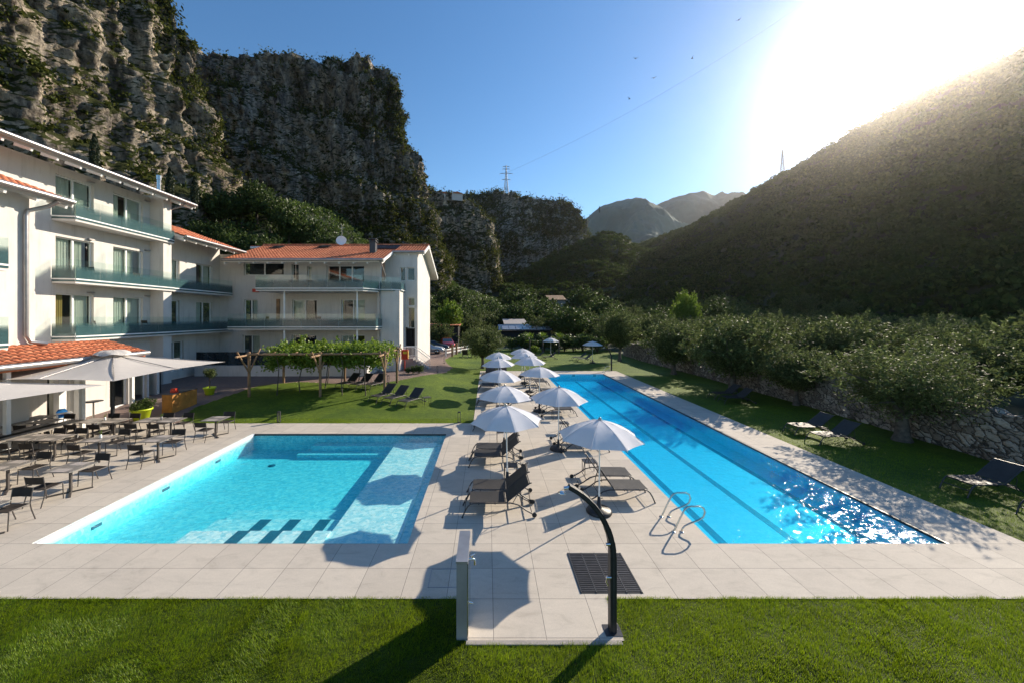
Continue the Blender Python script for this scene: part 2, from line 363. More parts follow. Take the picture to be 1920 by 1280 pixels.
def glassmat(name, clear=True, grad=False):
    m, nt, b, o = nodes(name); nt.nodes.remove(b)
    tr = nt.nodes.new('ShaderNodeBsdfTransparent'); tr.inputs[0].default_value = (.94, .985, .975, 1)
    gl = nt.nodes.new('ShaderNodeBsdfGlossy'); gl.inputs['Roughness'].default_value = .02; mx = nt.nodes.new('ShaderNodeMixShader')
    nt.links.new(schlick(nt, None, .045), mx.inputs[0]); nt.links.new(tr.outputs[0], mx.inputs[1]); nt.links.new(gl.outputs[0], mx.inputs[2]); out = mx.outputs[0]
    if grad:
        t = nt.nodes.new('ShaderNodeTexCoord'); s = nt.nodes.new('ShaderNodeSeparateXYZ'); nt.links.new(t.outputs['Generated'], s.inputs[0])
        f = ramp(nt, s.outputs['Z'], [(.0, (.88, .88, .88)), (.50, (.70, .70, .70)), (.74, (.0, .0, .0))])
        df = nt.nodes.new('ShaderNodeBsdfPrincipled'); df.inputs['Base Color'].default_value = (.045, .105, .115, 1); df.inputs['Roughness'].default_value = .18
        m2 = nt.nodes.new('ShaderNodeMixShader'); nt.links.new(f, m2.inputs[0]); nt.links.new(out, m2.inputs[1]); nt.links.new(df.outputs[0], m2.inputs[2]); out = m2.outputs[0]
    nt.links.new(out, o.inputs[0]); return m
M['glass'] = glassmat('window_glass'); M['rail'] = glassmat('frosted_rail_glass', grad=True)
def carpaint(n, c):
    m, nt, b, o = nodes(n); b.inputs['Base Color'].default_value = (*c, 1); b.inputs['Metallic'].default_value = .4; b.inputs['Roughness'].default_value = .3
    b.inputs['Coat Weight'].default_value = .8; return m
# ------------------------------------------------------------ ground, deck, pools
def rects(name, rs, z, mat, kind='structure'):
    b = MB()
    for (x0, x1, y0, y1) in rs: b.add([(x0, y0, z), (x1, y0, z), (x1, y1, z), (x0, y1, z)], [(0, 1, 2, 3)])
    return b.obj(name, mat, kind=kind)
LX0, LX1, LY0, LY1 = -10.46, -1.83, 8.75, 17.0      # left pool
RX0, RX1, RY0, RY1 = 5.2, 10.63, 8.75, 34.9         # lap pool
DY0, DY1 = 7.03, 18.7
rects('pool_deck', [(-24, 12.4, DY0, 8.75), (-24, LX0, 8.75, DY1), (LX0, LX1, LY1, DY1), (LX1, RX0, 8.75, DY1), (-.7, RX0, DY1, 36.8),
      (RX0, RX1, RY1, 36.8), (RX1, 12.4, 8.75, 36.8), (-.36, 2.2, 6.12, DY0)], .012, M['deck'])
# far ground with a hole for the garden
rects('ground', [(-3000, 3000, -400, -12), (-3000, -40, -12, 4200), (40, 3000, -12, 4200), (-40, 40, 62, 4200)], -.04, M['ground'])
rects('front_lawn', [(-40, 40, -12, 6.12), (-40, -.36, 6.12, DY0), (2.2, 40, 6.12, DY0)], -.004, M['thatch'])
rects('right_lawn', [(12.4, 18.9, DY0, 62)], -.004, M['grass'])
rects('olive_grove_ground', [(18.9, 40, DY0, 62)], 0.02, M['ground'])
rects('terrace_ground', [(-40, -24, DY0, 62)], 0.0, M['concrete'])
# sloping garden lawn and paver path, one grid split by plan shape
def inpoly(x, y, poly):
    c = False; n = len(poly)
    for i in range(n):
        x1, y1 = poly[i]; x2, y2 = poly[(i + 1) % n]
        if (y1 > y) != (y2 > y) and x < (x2 - x1) * (y - y1) / (y2 - y1) + x1: c = not c
    return c
pavepoly = [G(px, py)[:2] for px, py in [(341, 792.9), (342, 778), (366, 763), (388, 755), (425, 742), (450, 734), (486, 722), (560, 715), (690, 721), (745, 713), (790, 704),
            (836, 698), (849, 689), (838, 681), (834, 674), (845, 668), (860, 660), (880, 650), (900, 642)]] + [(-3, 62), (-24, 62), (-24, DY1)]
def garden():
    x0, x1, y0, y1, d = -24., -.7, DY1, 62., .14
    nx = int((x1 - x0) / d) + 1; ny = int((y1 - y0) / d) + 1
    xs = np.linspace(x0, x1, nx); ys = np.linspace(y0, y1, ny)
    X, Y = np.meshgrid(xs, ys, indexing='ij')
    s1 = np.clip((Y - 19.5) / 7, 0, 1); s2 = np.clip((-X - .8) / 5, 0, 1)
    Z = .45 * s1 * s1 * (3 - 2 * s1) * s2 * s2 * (3 - 2 * s2)
    Fc = gridfaces(nx, ny); V = np.stack([X.ravel(), Y.ravel(), Z.ravel()], 1)
    cen = V[Fc].mean(1)
    cx = np.array([inpoly(a, b, pavepoly) for a, b in cen[:, :2]])
    nobj('garden_lawn', V + [0, 0, -.002], Fc[~cx], M['grass'], smooth=True, kind='structure')
    nobj('garden_path', V, Fc[cx], M['paver'], smooth=True, kind='structure')
garden()
rects('far_lawn', [(-.7, 12.4, 36.8, 62)], -.004, M['grass'])

def pool_shell(name, x0, x1, y0, y1, dep, mat, wallmat):
    b = MB()
    b.add([(x0, y0, -dep), (x1, y0, -dep), (x1, y1, -dep), (x0, y1, -dep)], [(0, 1, 2, 3)])
    b.add([(x0, y0, .012), (x1, y0, .012), (x1, y1, .012), (x0, y1, .012), (x0, y0, -dep), (x1, y0, -dep), (x1, y1, -dep), (x0, y1, -dep)],
          [(0, 1, 5, 4), (1, 2, 6, 5), (2, 3, 7, 6), (3, 0, 4, 7)])
    return b.obj(name, mat, kind='structure')
DL, DR = .72, .55
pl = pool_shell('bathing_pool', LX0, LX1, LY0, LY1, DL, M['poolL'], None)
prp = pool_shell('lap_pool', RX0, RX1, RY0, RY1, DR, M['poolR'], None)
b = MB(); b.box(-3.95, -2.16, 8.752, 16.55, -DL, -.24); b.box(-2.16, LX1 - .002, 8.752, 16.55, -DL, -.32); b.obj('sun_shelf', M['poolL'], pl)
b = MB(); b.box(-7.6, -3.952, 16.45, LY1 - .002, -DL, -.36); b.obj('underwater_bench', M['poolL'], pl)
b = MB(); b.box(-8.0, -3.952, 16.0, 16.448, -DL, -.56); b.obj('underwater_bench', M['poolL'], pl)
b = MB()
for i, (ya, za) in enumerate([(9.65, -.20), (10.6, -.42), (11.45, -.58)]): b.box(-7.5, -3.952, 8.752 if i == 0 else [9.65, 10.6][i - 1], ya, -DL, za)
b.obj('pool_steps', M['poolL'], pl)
for x in (-6.15, -5.33, -4.5):
    b = MB(); w = .16
    pr = [(8.76, -.197), (9.653, -.197), (9.653, -.417), (10.603, -.417), (10.603, -.60)]
    for i in range(len(pr) - 1):
        (ya, za), (yb, zb) = pr[i], pr[i + 1]
        b.add([(x - w, ya, za), (x + w, ya, za), (x + w, yb, zb), (x - w, yb, zb)], [(0, 1, 2, 3)])
    b.obj('step_strip', M['mat'], pl)
for x in (-8.0,):                                     # overflow slots, bottom fittings
    b = MB(); b.lathe([(.0, 0), (.14, 0), (.14, .012), (0, .012)], (x - .6, 15.2, -DL + .002), 16); b.obj('floor_drain', M['mat'], pl)
for y in (10.2, 12.4, 14.8):
    b = MB(); b.box(LX0 + .002, LX0 + .02, y - .13, y + .13, -.42, -.34); b.obj('wall_inlet', M['mat'], pl)
b = MB(); b.box(LX0 - .0, LX0 + .10, LY0 + .002, LY1 - .002, -.2, .004); b.obj('pool_edge', M['white'], pl)
for x in (6.0, 7.87, 9.78):
    b = MB(); b.box(x - .11, x + .11, RY0 + .25, RY1 - .8, -DR - .02, -DR + .004); b.obj('lane_line', M['lane'], prp)
    b = MB(); b.box(x - .13, x + .13, RY1 - .03, RY1 - .003, -.22, -.04); b.obj('lane_target', M['lane'], prp)
b = MB(); b.box(RX1 - .07, RX1 - .002, RY0 + .003, RY1 - .003, -.05, .006); b.obj('overflow_slot', M['black'], prp)
b = MB(); b.box(LX0 + .11, LX1 - .003, LY1 - .07, LY1 - .003, -.05, .006); b.obj('overflow_slot', M['black'], pl)
def water(name, x0, x1, y0, y1, z, bot, mat, amp, d, seed):
    nx = int((x1 - x0) / d) + 1; ny = int((y1 - y0) / d) + 1
    X, Y = np.meshgrid(np.linspace(x0, x1, nx), np.linspace(y0, y1, ny), indexing='ij')
    Z = z + amp * (.22 * fbm(X * 1.3 + .3 * Y, Y * 1.9, X * 0 + 1.5, 2, seed) + .40 * fbm(X * 4.6 - Y, Y * 6.4 + .5 * X, X * 0 + 4.5, 2, seed + 5) + .42 * fbm(X * 7.5, Y * 10.5, X * 0 + 7.5, 1, seed + 8))
    Fc = gridfaces(nx, ny)[:, ::1]; V = np.stack([X.ravel(), Y.ravel(), Z.ravel()], 1)
    n = len(V); V2 = V.copy(); V2[:, 2] = bot
    idx = np.arange(nx * ny).reshape(nx, ny)
    side = []
    for line, fl in ((idx[:, 0], 0), (idx[:, -1], 1), (idx[0, :], 1), (idx[-1, :], 0)):
        a, c = line[:-1], line[1:]
        q = np.stack([a, c, c + n, a + n], 1); side.append(q if fl else q[:, ::-1])
    Fb = Fc[:, ::-1] + n
    nobj(name, np.concatenate([V, V2]), np.concatenate([Fc] + side + [Fb]), mat, smooth=True, kind='structure')
water('pool_water', LX0 - .03, LX1 + .03, LY0 - .03, LY1 + .03, -.055, -DL - .05, M['waterL'], .010, .05, 3)
water('lap_pool_water', RX0 - .03, RX1 + .03, RY0 - .03, RY1 + .03, -.045, -DR - .05, M['waterR'], .040, .030, 9)
# small fittings of the deck
b = MB(); b.box(1.75, 2.93, 7.16, 8.39, .013, .017); g0 = b.obj('floor_grate', M['black'], label='dark square slatted shower grate set into the stone deck', cat='grate')
b = MB()
for i in range(22): y = 7.2 + i * .0545; b.box(1.79, 2.89, y, y + .032, .0175, .027)
b.obj('slat', M['darkmetal'], g0)
b = MB()
for i in range(5): x = 1.77 + i * .285; b.box(x - .012, x + .012, 7.17, 8.38, .0175, .031)
b.obj('bearer', M['darkmetal'], g0)
b = MB(); b.box(-.34, 2.15, 6.04, 6.12, -.02, .02); b.obj('walkway_drain', M['concrete'], label='narrow concrete drain strip closing the front end of the walkway', cat='drain')
b = MB()
for (x0, x1, y0, y1) in ((-1.15, -.45, 7.32, 7.335), (-1.15, -.45, 7.85, 7.865), (-1.15, -1.135, 7.32, 7.865), (-.465, -.45, 7.32, 7.865)): b.box(x0, x1, y0, y1, .013, .018)
b.obj('hatch_cover', M['gutter'], label='thin metal frame of a square floor hatch left of the partition', cat='hatch')

# ------------------------------------------------------------ the hotel
hotel = empty('hotel', (-24, 28, 0), 'white three storey hotel with glass balconies and terracotta roofs beside the pools', 'hotel')
def hp(o):                                         # keep world coordinates for children of the hotel
    o.matrix_parent_inverse = Matrix.Translation((24, -28, 0)); return o
def hobj(b, name, mat, parent=None, **kw):
    o = b.obj(name, mat, parent or hotel, **kw)
    if parent is None: hp(o)
    return o
def wall(b, O, U, Nn, L, z0, z1, holes=(), t=.3):
    """wall in plane through O along U, outward normal Nn, with real openings (u0,u1,za,zb)"""
    O, U, Nn = Vector(O), Vector(U), Vector(Nn)
    us = sorted({0, L, *[h[0] for h in holes], *[h[1] for h in holes]}); zs = sorted({z0, z1, *[h[2] for h in holes], *[h[3] for h in holes]})
    pt = lambda u, z, n: O + U * u + Vector((0, 0, z)) + Nn * n
    flip = U.cross(Vector((0, 0, 1))).dot(Nn) < 0
    def q(a, c, d, e): b.add([a, c, d, e], [(0, 1, 2, 3) if not flip else (3, 2, 1, 0)])
    for i in range(len(us) - 1):
        for j in range(len(zs) - 1):
            um, zm = (us[i] + us[i + 1]) / 2, (zs[j] + zs[j + 1]) / 2
            if any(h[0] < um < h[1] and h[2] < zm < h[3] for h in holes): continue
            q(pt(us[i], zs[j], 0), pt(us[i + 1], zs[j], 0), pt(us[i + 1], zs[j + 1], 0), pt(us[i], zs[j + 1], 0))
            q(pt(us[i + 1], zs[j], -t), pt(us[i], zs[j], -t), pt(us[i], zs[j + 1], -t), pt(us[i + 1], zs[j + 1], -t))
    for (a, c, d, e) in holes:
        q(pt(a, d, -t), pt(a, d, 0), pt(a, e, 0), pt(a, e, -t)); q(pt(c, d, 0), pt(c, d, -t), pt(c, e, -t), pt(c, e, 0))
        q(pt(a, e, 0), pt(c, e, 0), pt(c, e, -t), pt(a, e, -t)); q(pt(a, d, -t), pt(c, d, -t), pt(c, d, 0), pt(a, d, 0))
    for u, s in ((0, 1), (L, -1)):
        a = [pt(u, z0, -t), pt(u, z0, 0), pt(u, z1, 0), pt(u, z1, -t)]; q(*(a if s > 0 else a[::-1]))
    q(pt(0, z1, 0), pt(L, z1, 0), pt(L, z1, -t), pt(0, z1, -t))
def window(O, U, Nn, h, panes=2, curtains='sc', t=.3, parent=None, ex=.3, dp=1.2):
    O, U, Nn = Vector(O), Vector(U), Vector(Nn); a, c, d, e = h
    pt = lambda u, z, n: O + U * u + Vector((0, 0, z)) + Nn * n
    def bar(b, u0, u1, za, zb, n0, n1):
        b.add([pt(u0, za, n0), pt(u1, za, n0), pt(u1, za, n1), pt(u0, za, n1), pt(u0, zb, n0), pt(u1, zb, n0), pt(u1, zb, n1), pt(u0, zb, n1)],
              [(0,3,2,1),(4,5,6,7),(0,1,5,4),(1,2,6,5),(2,3,7,6),(3,0,4,7)])
    f = .07; b = MB(); n0, n1 = -t + .06, -t + .14; g = .003
    bar(b, a + g, c - g, d + g, d + f, n0, n1); bar(b, a + g, c - g, e - f, e - g, n0, n1)
    bar(b, a + g, a + f, d + f, e - f, n0, n1); bar(b, c - f, c - g, d + f, e - f, n0, n1)
    for k in range(1, panes):
        u = a + (c - a) * k / panes; bar(b, u - f * .7, u + f * .7, d + f, e - f, n0, n1)
    w = hobj(b, 'window', M['white'], parent)
    b = MB(); bar(b, a + f, c - f, d + f, e - f, -t + .09, -t + .10); b.obj('pane', M['glass'], w)
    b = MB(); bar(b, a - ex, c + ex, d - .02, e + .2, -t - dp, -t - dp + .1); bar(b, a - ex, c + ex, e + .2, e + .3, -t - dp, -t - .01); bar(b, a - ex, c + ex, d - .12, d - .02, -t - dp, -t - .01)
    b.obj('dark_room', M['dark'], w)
    for k, ch in enumerate(curtains):
        if ch == '-': continue
        n = len(curtains); u0 = a + (c - a) * (k + .04) / n; u1 = a + (c - a) * (k + (.62 if ch in 'ho' else .96)) / n
        vs = []; m = 40
        for i in range(m + 1):
            u = u0 + (u1 - u0) * i / m; nn = -t - .08 + .045 * math.sin(i * 1.35) + .015 * math.sin(i * 3.1 + k)
            vs += [pt(u, d + .03, nn), pt(u, e - .05, nn)]
        b = MB(); b.add(vs, [(2 * i, 2 * i + 2, 2 * i + 3, 2 * i + 1) for i in range(m)], True)
        b.obj('curtain', M['curtain2' if ch == 'o' else 'curtain'], w)
    return w
def roof(O, U, V, lu, lv, name='tiled_roof', parent=None, clip=None):
    """pantile roof sheet: U along the eave, V up the slope"""
    O, U, V = Vector(O), Vector(U), Vector(V); Nn = U.cross(V); Nn = Nn if Nn.z > 0 else -Nn
    du, dv = .27, .40; nu = int(lu / du * 8) + 1; nv0 = int(lv / dv)
    vv = []
    for k in range(nv0 + 1): vv += [(k * dv, .05), (min((k + .96) * dv, lv + .001 * k), .012)]
    vv = [p for p in vv if p[0] <= lv + .05]
    us = np.linspace(0, lu, nu); vsn = np.array([p[0] for p in vv]); off = np.array([p[1] for p in vv])
    Ug, Vg = np.meshgrid(us, vsn, indexing='ij'); ph = np.abs(np.sin(np.pi * Ug / du))
    hgt = .08 * ph ** .8 + off[None, :] + .006 * vn(Ug * 6, Vg * 3, Ug * 0)
    A = lambda v: np.array(v, float)
    Vt = A(O) + Ug[..., None] * A(U) + Vg[..., None] * A(V) + hgt[..., None] * A(Nn)
    if clip is not None: Vt = clip(Vt)
    Fc = gridfaces(nu, len(vsn))
    flip = U.cross(V).z < 0
    if flip: Fc = Fc[:, ::-1]
    o = nobj(name, Vt.reshape(-1, 3), Fc, M['tile'], parent or hotel, smooth=False)
    if parent is None: hp(o)
    # slab under the tiles
    b = MB(); t = .22; pts = [O, O + U * lu, O + U * lu + V * lv, O + V * lv]
    lo = [p - Nn * t for p in pts]; hi = [p - Nn * .02 for p in pts]
    b.add([*lo, *hi], [(3, 2, 1, 0), (4, 5, 6, 7), (0, 1, 5, 4), (1, 2, 6, 5), (2, 3, 7, 6), (3, 0, 4, 7)] if not flip else [(0, 1, 2, 3), (7, 6, 5, 4), (4, 5, 1, 0), (5, 6, 2, 1), (6, 7, 3, 2), (7, 4, 0, 3)])
    s = b.obj('roof_deck', M['soffit'], o)
    return o, Nn
def eave(O, U, L, out, z, rafters=True, step=1.1, o=None, gut=True):
    """gutter along the eave and rafter tails beneath; out = horizontal outward unit vector"""
    O, U, out = Vector(O), Vector(U), Vector(out)
    if gut:
        b = MB(); a = O + out * .12 + Vector((0, 0, -.01)); b.tube([a, a + U * L], .115, 10)
        b.obj('gutter', M['gutter'], o)
    if rafters:
        n = int(L / step); me = None
        for i in range(n + 1):
            p = O + U * (.15 + (L - .3) * i / n)
            if me is None:
                b = MB(); q = Vector((0, 0, -.27)); b.obox(q - out * .9 + Vector((0, 0, .28)), q - out * .06, .10, .15); me = b.mesh('rafter_tail', M['white'])
            r = link(bpy.data.objects.new('rafter_tail', me), o); r.location = p
YP = Vector((0, 1, 0)); XP = Vector((1, 0, 0)); XN = -XP; YN = -YP
ZU = Vector((0, 0, 1))
# --- main block: window plane X=-23.9, Y 5..27.3
hol = []
for fz in (10.75, 7.30, 4.12):
    for (y0, y1) in ((21.1, 23.15), (24.35, 26.45)): hol.append((y0 - 5, y1 - 5, fz + .05, fz + 2.38))
b = MB(); wall(b, (-23.9, 5, 0), YP, XP, 22.3, 0, 13.6, hol)
b.box(-23.9, -22.95, 27.0, 27.7, 0, 13.75)                # fin at the end of the balconies
b.box(-34, -23.9, 27.35, 27.65, 0, 13.9)
b.add([(-34, 27.6, 0), (-34, 5, 0), (-34, 5, 14), (-34, 27.6, 14)], [(0, 1, 2, 3)])
hobj(b, 'wall', M['plaster'])
cc = ['ss', 'hs', 'sh', 'sh', 'os', 'ss']
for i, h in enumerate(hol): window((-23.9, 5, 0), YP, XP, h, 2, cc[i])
for fz in (10.75, 7.30, 4.12):                            # small wall lamps above the windows
    for y in (22.9, 26.7):
        b = MB(); b.box(-23.9, -23.72, y - .16, y + .16, fz + 2.5, fz + 2.56); hobj(b, 'wall_lamp', M['gutter'])
# --- front wing X=-19.9, ends at Y=16.56
b = MB(); wall(b, (-19.9, 4, 0), YP, XP, 12.56, 0, 10.5)
b.box(-23.9, -20.2, 16.26, 16.56, 0, 10.55)
hobj(b, 'wall', M['plaster'])
def balcony(path, z, wallx=None, fl=None, th=.26, glass_h=1.12, close=None, name='balcony'):
    """path = outer edge plan points (glass line); close = inner wall points to close the slab"""
    poly = list(path) + list(close)
    ar = sum(poly[i][0] * poly[(i + 1) % len(poly)][1] - poly[(i + 1) % len(poly)][0] * poly[i][1] for i in range(len(poly)))
    if ar < 0: poly = poly[::-1]
    b = MB(); b.prism(poly, z - th, z); s = hobj(b, name, M['soffit'])
    for i in range(len(path) - 1):
        a, c = Vector((*path[i], 0)), Vector((*path[i + 1], 0)); L = (c - a).length; d = (c - a) / L
        n = max(1, round(L / 1.45)); nn = d.cross(ZU)
        cen = Vector((sum(p[0] for p in poly) / len(poly), sum(p[1] for p in poly) / len(poly), 0))
        if nn.dot(cen - a) > 0: nn = -nn
        for k in range(n):
            p0 = a + d * (L * k / n + .012) + nn * .015; p1 = a + d * (L * (k + 1) / n - .012) + nn * .015
            b = MB(); b.obox(p0 + ZU * (z + glass_h / 2 - .1), p1 + ZU * (z + glass_h / 2 - .1), .018, glass_h + .1)
            b.obj('glass_panel', M['rail'], s)
        b = MB(); b.obox(a + nn * .02 + ZU * (z - .02), c + nn * .02 + ZU * (z - .02), .05, .07); b.obj('rail_clamp', M['white'], s)
    return s
for fz in (10.75, 7.30, 4.12):
    balcony([(-23.88, 20.9), (-22.8, 21.1), (-22.8, 27.75)], fz, close=[(-23.88, 27.75)])
for fz in (7.29, 4.12): balcony([(-19.3, 6), (-19.3, 15.35), (-19.88, 15.45)], fz, close=[(-19.88, 6)])
for fz in (7.30, 4.12):                                    # glass dividers
    b = MB(); b.extr([(0, 0), (1.0, 0), (1.0, 1.5), (.35, 1.95), (0, 1.95)][::-1], (-23.85, 23.9, fz), XP, ZU, (0, .015, 0)); hobj(b, 'glass_divider', M['glass'])
def rf(O, U, V, lu, lv, out, step=1.1, rafters=True):
    o, n_ = roof(O, U, V, lu, lv); eave(O, U, lu, out, O[2], rafters, step, o); return o
sl = math.radians(20); VW = Vector((-math.cos(sl), 0, math.sin(sl)))
rf((-22.2, 5, 13.62), YP, VW, 23.9, 6.5, XP)
rf((-19.1, 4, 10.45), YP, VW, 13.5, 5.0, XP)
rf((-22.2, 27.9, 11.08), YP, VW, 6.9, 6.0, XP)
# bargeboards at gable verges
def barge(a, c, h=.26, w=.05):
    b = MB(); b.obox(a, c, w, h); hobj(b, 'bargeboard', M['white'])
barge((-22.15, 28.93, 13.5), Vector((-22.15, 28.93, 13.5)) + VW * 6.5); barge((-19.05, 17.53, 10.33), Vector((-19.05, 17.53, 10.33)) + VW * 5)
# gutters' downpipes
b = MB(); b.tube([(-19.0, 16.9, 10.3), (-19.35, 16.8, 10.05), (-19.78, 16.4, 9.75), (-19.78, 16.35, 9.5), (-19.78, 16.35, 4.4), (-19.76, 16.5, 4.12), (-19.5, 16.9, 4.02)], .085, 10); hobj(b, 'downpipe', M['gutter'])
b = MB(); b.tube([(-22.15, 28.0, 13.5), (-22.4, 27.85, 13.2), (-22.88, 27.6, 12.95)], .05, 8); hobj(b, 'downpipe', M['gutter'])
b = MB(); b.tube([P(298, 33, 372), P(298, 33, 333)], .16, 12); b.tube([P(298, 33, 338), P(298, 33, 330)], .2, 12); hobj(b, 'flue', M['steel'])
# --- middle section X=-24.3, Y 27.7..34.6
hol = [(1.5, 2.4, fz + .05, fz + 2.35) for fz in (7.3, 4.12)] + [(4.1, 6.0, fz + .05, fz + 2.35) for fz in (7.3, 4.12)] + [(1.2, 2.8, 1.0, 3.3)]
b = MB(); wall(b, (-24.3, 27.7, 0), YP, XP, 6.9, 0, 11.6, hol); hobj(b, 'wall', M['plaster'])
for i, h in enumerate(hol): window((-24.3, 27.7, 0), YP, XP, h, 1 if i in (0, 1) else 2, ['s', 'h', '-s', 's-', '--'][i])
for fz in (7.30, 4.12): balcony([(-22.95, 27.8), (-22.95, 34.3)], fz, close=[(-24.28, 34.3), (-24.28, 27.8)])
# --- rear wing, front wall Y=34.6
def wx(px, Y=34.6): return (px - CX) / F * Y
RW = -24.3
def hh(pa, pb, za, zb): return (wx(pa) - RW, wx(pb) - RW, za, zb)
hol = [hh(457, 532, 8.95, 10.1), hh(547, 560, 7.75, 10.0), hh(576, 584, 7.75, 9.8), hh(612, 683, 8.3, 9.85),
       hh(457, 483, 4.5, 6.75), hh(548, 594, 4.5, 6.75), hh(640, 684, 4.5, 6.75),
       hh(455, 487, 1.2, 3.55), hh(547, 593, 1.2, 3.55), hh(640, 684, 1.2, 3.55)]
b = MB(); wall(b, (RW, 34.6, 0), XP, YN, wx(714) - RW, .0, 10.85, hol)
b.box(-9.7, -7.75, 33.6, 35.99, 0, 7.50)                     # projecting block with terrace on top
hobj(b, 'wall', M['plaster'])
cs = ['--', '-', 'h', '--', '-s', 's-', '-s', '-s', '--', 's-']
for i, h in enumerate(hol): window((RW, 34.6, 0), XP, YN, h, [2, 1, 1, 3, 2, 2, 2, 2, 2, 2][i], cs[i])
b = MB(); b.box(wx(519), wx(525), 34.5, 34.596, 4.6, 6.8); hobj(b, 'shutter', M['post'])
h2 = [(1.42, 1.95, 8.6, 9.85), (2.1, 2.85, 8.6, 9.85), (2.15, 2.85, 6.2, 7.0), (2.15, 2.85, 4.1, 6.1), (1.95, 2.85, 1.45, 4.2)]
b = MB(); wall(b, (-9.7, 36.0, 0), XP, YN, 3.1, 0, 11.1, h2)
gp = [(.004, 0), (7.7, 0), (7.7, 10.3), (2.6, 12.1), (.004, 11.1)]      # east gable wall
b.extr(gp, (-6.596, 36.0, 0), YP, ZU, (-.09, 0, 0)); hobj(b, 'wall', M['plaster'])
for i, h in enumerate(h2[:4]): window((-9.7, 36.0, 0), XP, YN, h, 1, '-', ex=-.02, dp=.4)
b = MB(); b.box(-7.8, -6.8, 36.6, 36.7, 1.45, 4.2); b.box(-7.35, -7.25, 36.45, 36.58, 1.45, 4.2); hobj(b, 'entrance_door', M['dark'])
balcony([(-21.6, 31.7), (-9.3, 31.7), (-9.3, 34.2)], 4.37, close=[(-9.3, 34.58), (-21.6, 34.58)])
balcony([(-19.15, 34.3), (-19.15, 31.5), (-10.3, 31.5), (-9.5, 32.8), (-9.5, 33.4)], 7.57, close=[(-9.72, 34.58), (-19.15, 34.58)])
balcony([(-9.45, 33.45), (-8.4, 33.45), (-7.7, 33.9), (-7.7, 35.7)], 7.60, close=[(-7.7, 35.98), (-9.45, 35.98)], th=.1)
for x in (-17.0, -13.7, -10.9):
    if x != -13.7:
        b = MB(); b.tube([(x, 31.9, .3), (x, 31.9, 7.32)], .07, 10); hobj(b, 'column', M['white'])
# terrace with low wall
b = MB(); b.box(-23.6, -9.7, 30.7, 34.55, 0, 1.12); b.box(-23.6, -9.75, 30.7, 30.85, 1.12, 1.28); hobj(b, 'terrace', M['plaster'])
b = MB()
for i in range(10): b.obox((-23.4 + i * 1.3, 30.78, 2.3), (-22.15 + i * 1.3, 30.78, 2.3), .02, 1.0) if False else None
b.obox((-23.5, 30.78, 1.85), (-12.5, 30.78, 1.85), .02, 1.05); hobj(b, 'terrace_screen', M['glassdark'])
sl2 = math.atan(.37); VN = Vector((0, math.cos(sl2), math.sin(sl2)))
o = rf((-22.6, 32.5, 10.06), XP, VN, -22.6 * -1 - 8.9, 6.55, YN, 1.2)
o = rf((-22.6 + 13.72, 35.8, 11.28), XP, VN, 2.93, 3.05, YN, 1.0)
VS = Vector((0, -math.cos(sl2), math.sin(sl2)))
roof((-24, 45.6, 9.75), XP, VS, 18.05, 7.45)
barge((-5.92, 35.8, 11.2), (-5.92, 38.62, 12.27), .3); barge((-5.92, 38.62, 12.27), (-5.92, 45.5, 9.72), .3); barge((-8.86, 32.45, 9.98), (-8.86, 35.75, 11.2), .26)
b = MB(); b.tube([(-22.7, 38.62, 12.44), (-5.95, 38.62, 12.44)], .11, 8); hobj(b, 'ridge_tiles', M['tile'])
def onroof(px, Y, w, l, h, name, mat, dz=.12):
    x = P(px, Y); z = 10.06 + .37 * (Y - 32.5)
    b = MB(); b.extr([(0, 0), (w, 0), (w, l), (0, l)], Vector((x, Y, z)) + Vector((0, -.35, .94)) * dz, XP, VN, Vector((0, -.35, .94)) * h); return hobj(b, name, mat)
onroof(505, 36.9, 1.0, 1.1, .06, 'skylight', M['glassdark']); onroof(595, 37.2, 1.0, 1.0, .06, 'skylight', M['glassdark'])
onroof(698, 36.6, 1.15, 1.9, .05, 'solar_panel', M['solar']); onroof(722, 36.6, 1.15, 1.9, .05, 'solar_panel', M['solar'])
x = P(700, 35.2); b = MB(); b.box(x - .26, x + .26, 34.9, 35.5, 10.8, 12.05); b.box(x - .34, x + .34, 34.82, 35.58, 12.05, 12.13)
for i in (-.24, .2): b.box(x + i, x + i + .06, 34.95, 35.45, 12.13, 12.3)
b.box(x - .34, x + .34, 34.82, 35.58, 12.3, 12.36); hobj(b, 'chimney', M['darkmetal'])
x, y, z = P(640, 38.4, 452); b = MB()
b.lathe([(.0, .0), (.28, .02), (.48, .09), (.5, .10), (.48, .07), (.28, .0), (.0, -.02)], (0, 0, 0), 24); me = b.mesh('satellite_dish', M['white'])
dd = hp(link(bpy.data.objects.new('satellite_dish', me), hotel)); dd.location = (x, y, z); dd.rotation_euler = (R(75), 0, R(12))
b = MB(); b.tube([(x, y + .15, z - .7), (x, y + .1, z), ], .035, 8); b.tube([(x, y + .15, z), (x, y + .15, z + 1.6)], .018, 6); b.obox((x - .3, y + .15, z + 1.3), (x + .3, y + .15, z + 1.35), .02, .02); hobj(b, 'dish_mast', M['gutter'])
b = MB(); b.tube([(-9.15, 32.4, 9.95), (-9.0, 32.9, 9.3), (-8.95, 33.35, 8.8), (-9.0, 33.5, 8.5), (-9.45, 33.52, 7.4), (-9.45, 33.52, .45)], .06, 8); hobj(b, 'downpipe', M['gutter'])
b = MB(); x, y, z = P(480, 34.55, 545); b.box(x - .25, x + .3, 34.4, 34.59, z - .15, z + .15); hobj(b, 'wall_sign', M['red'])
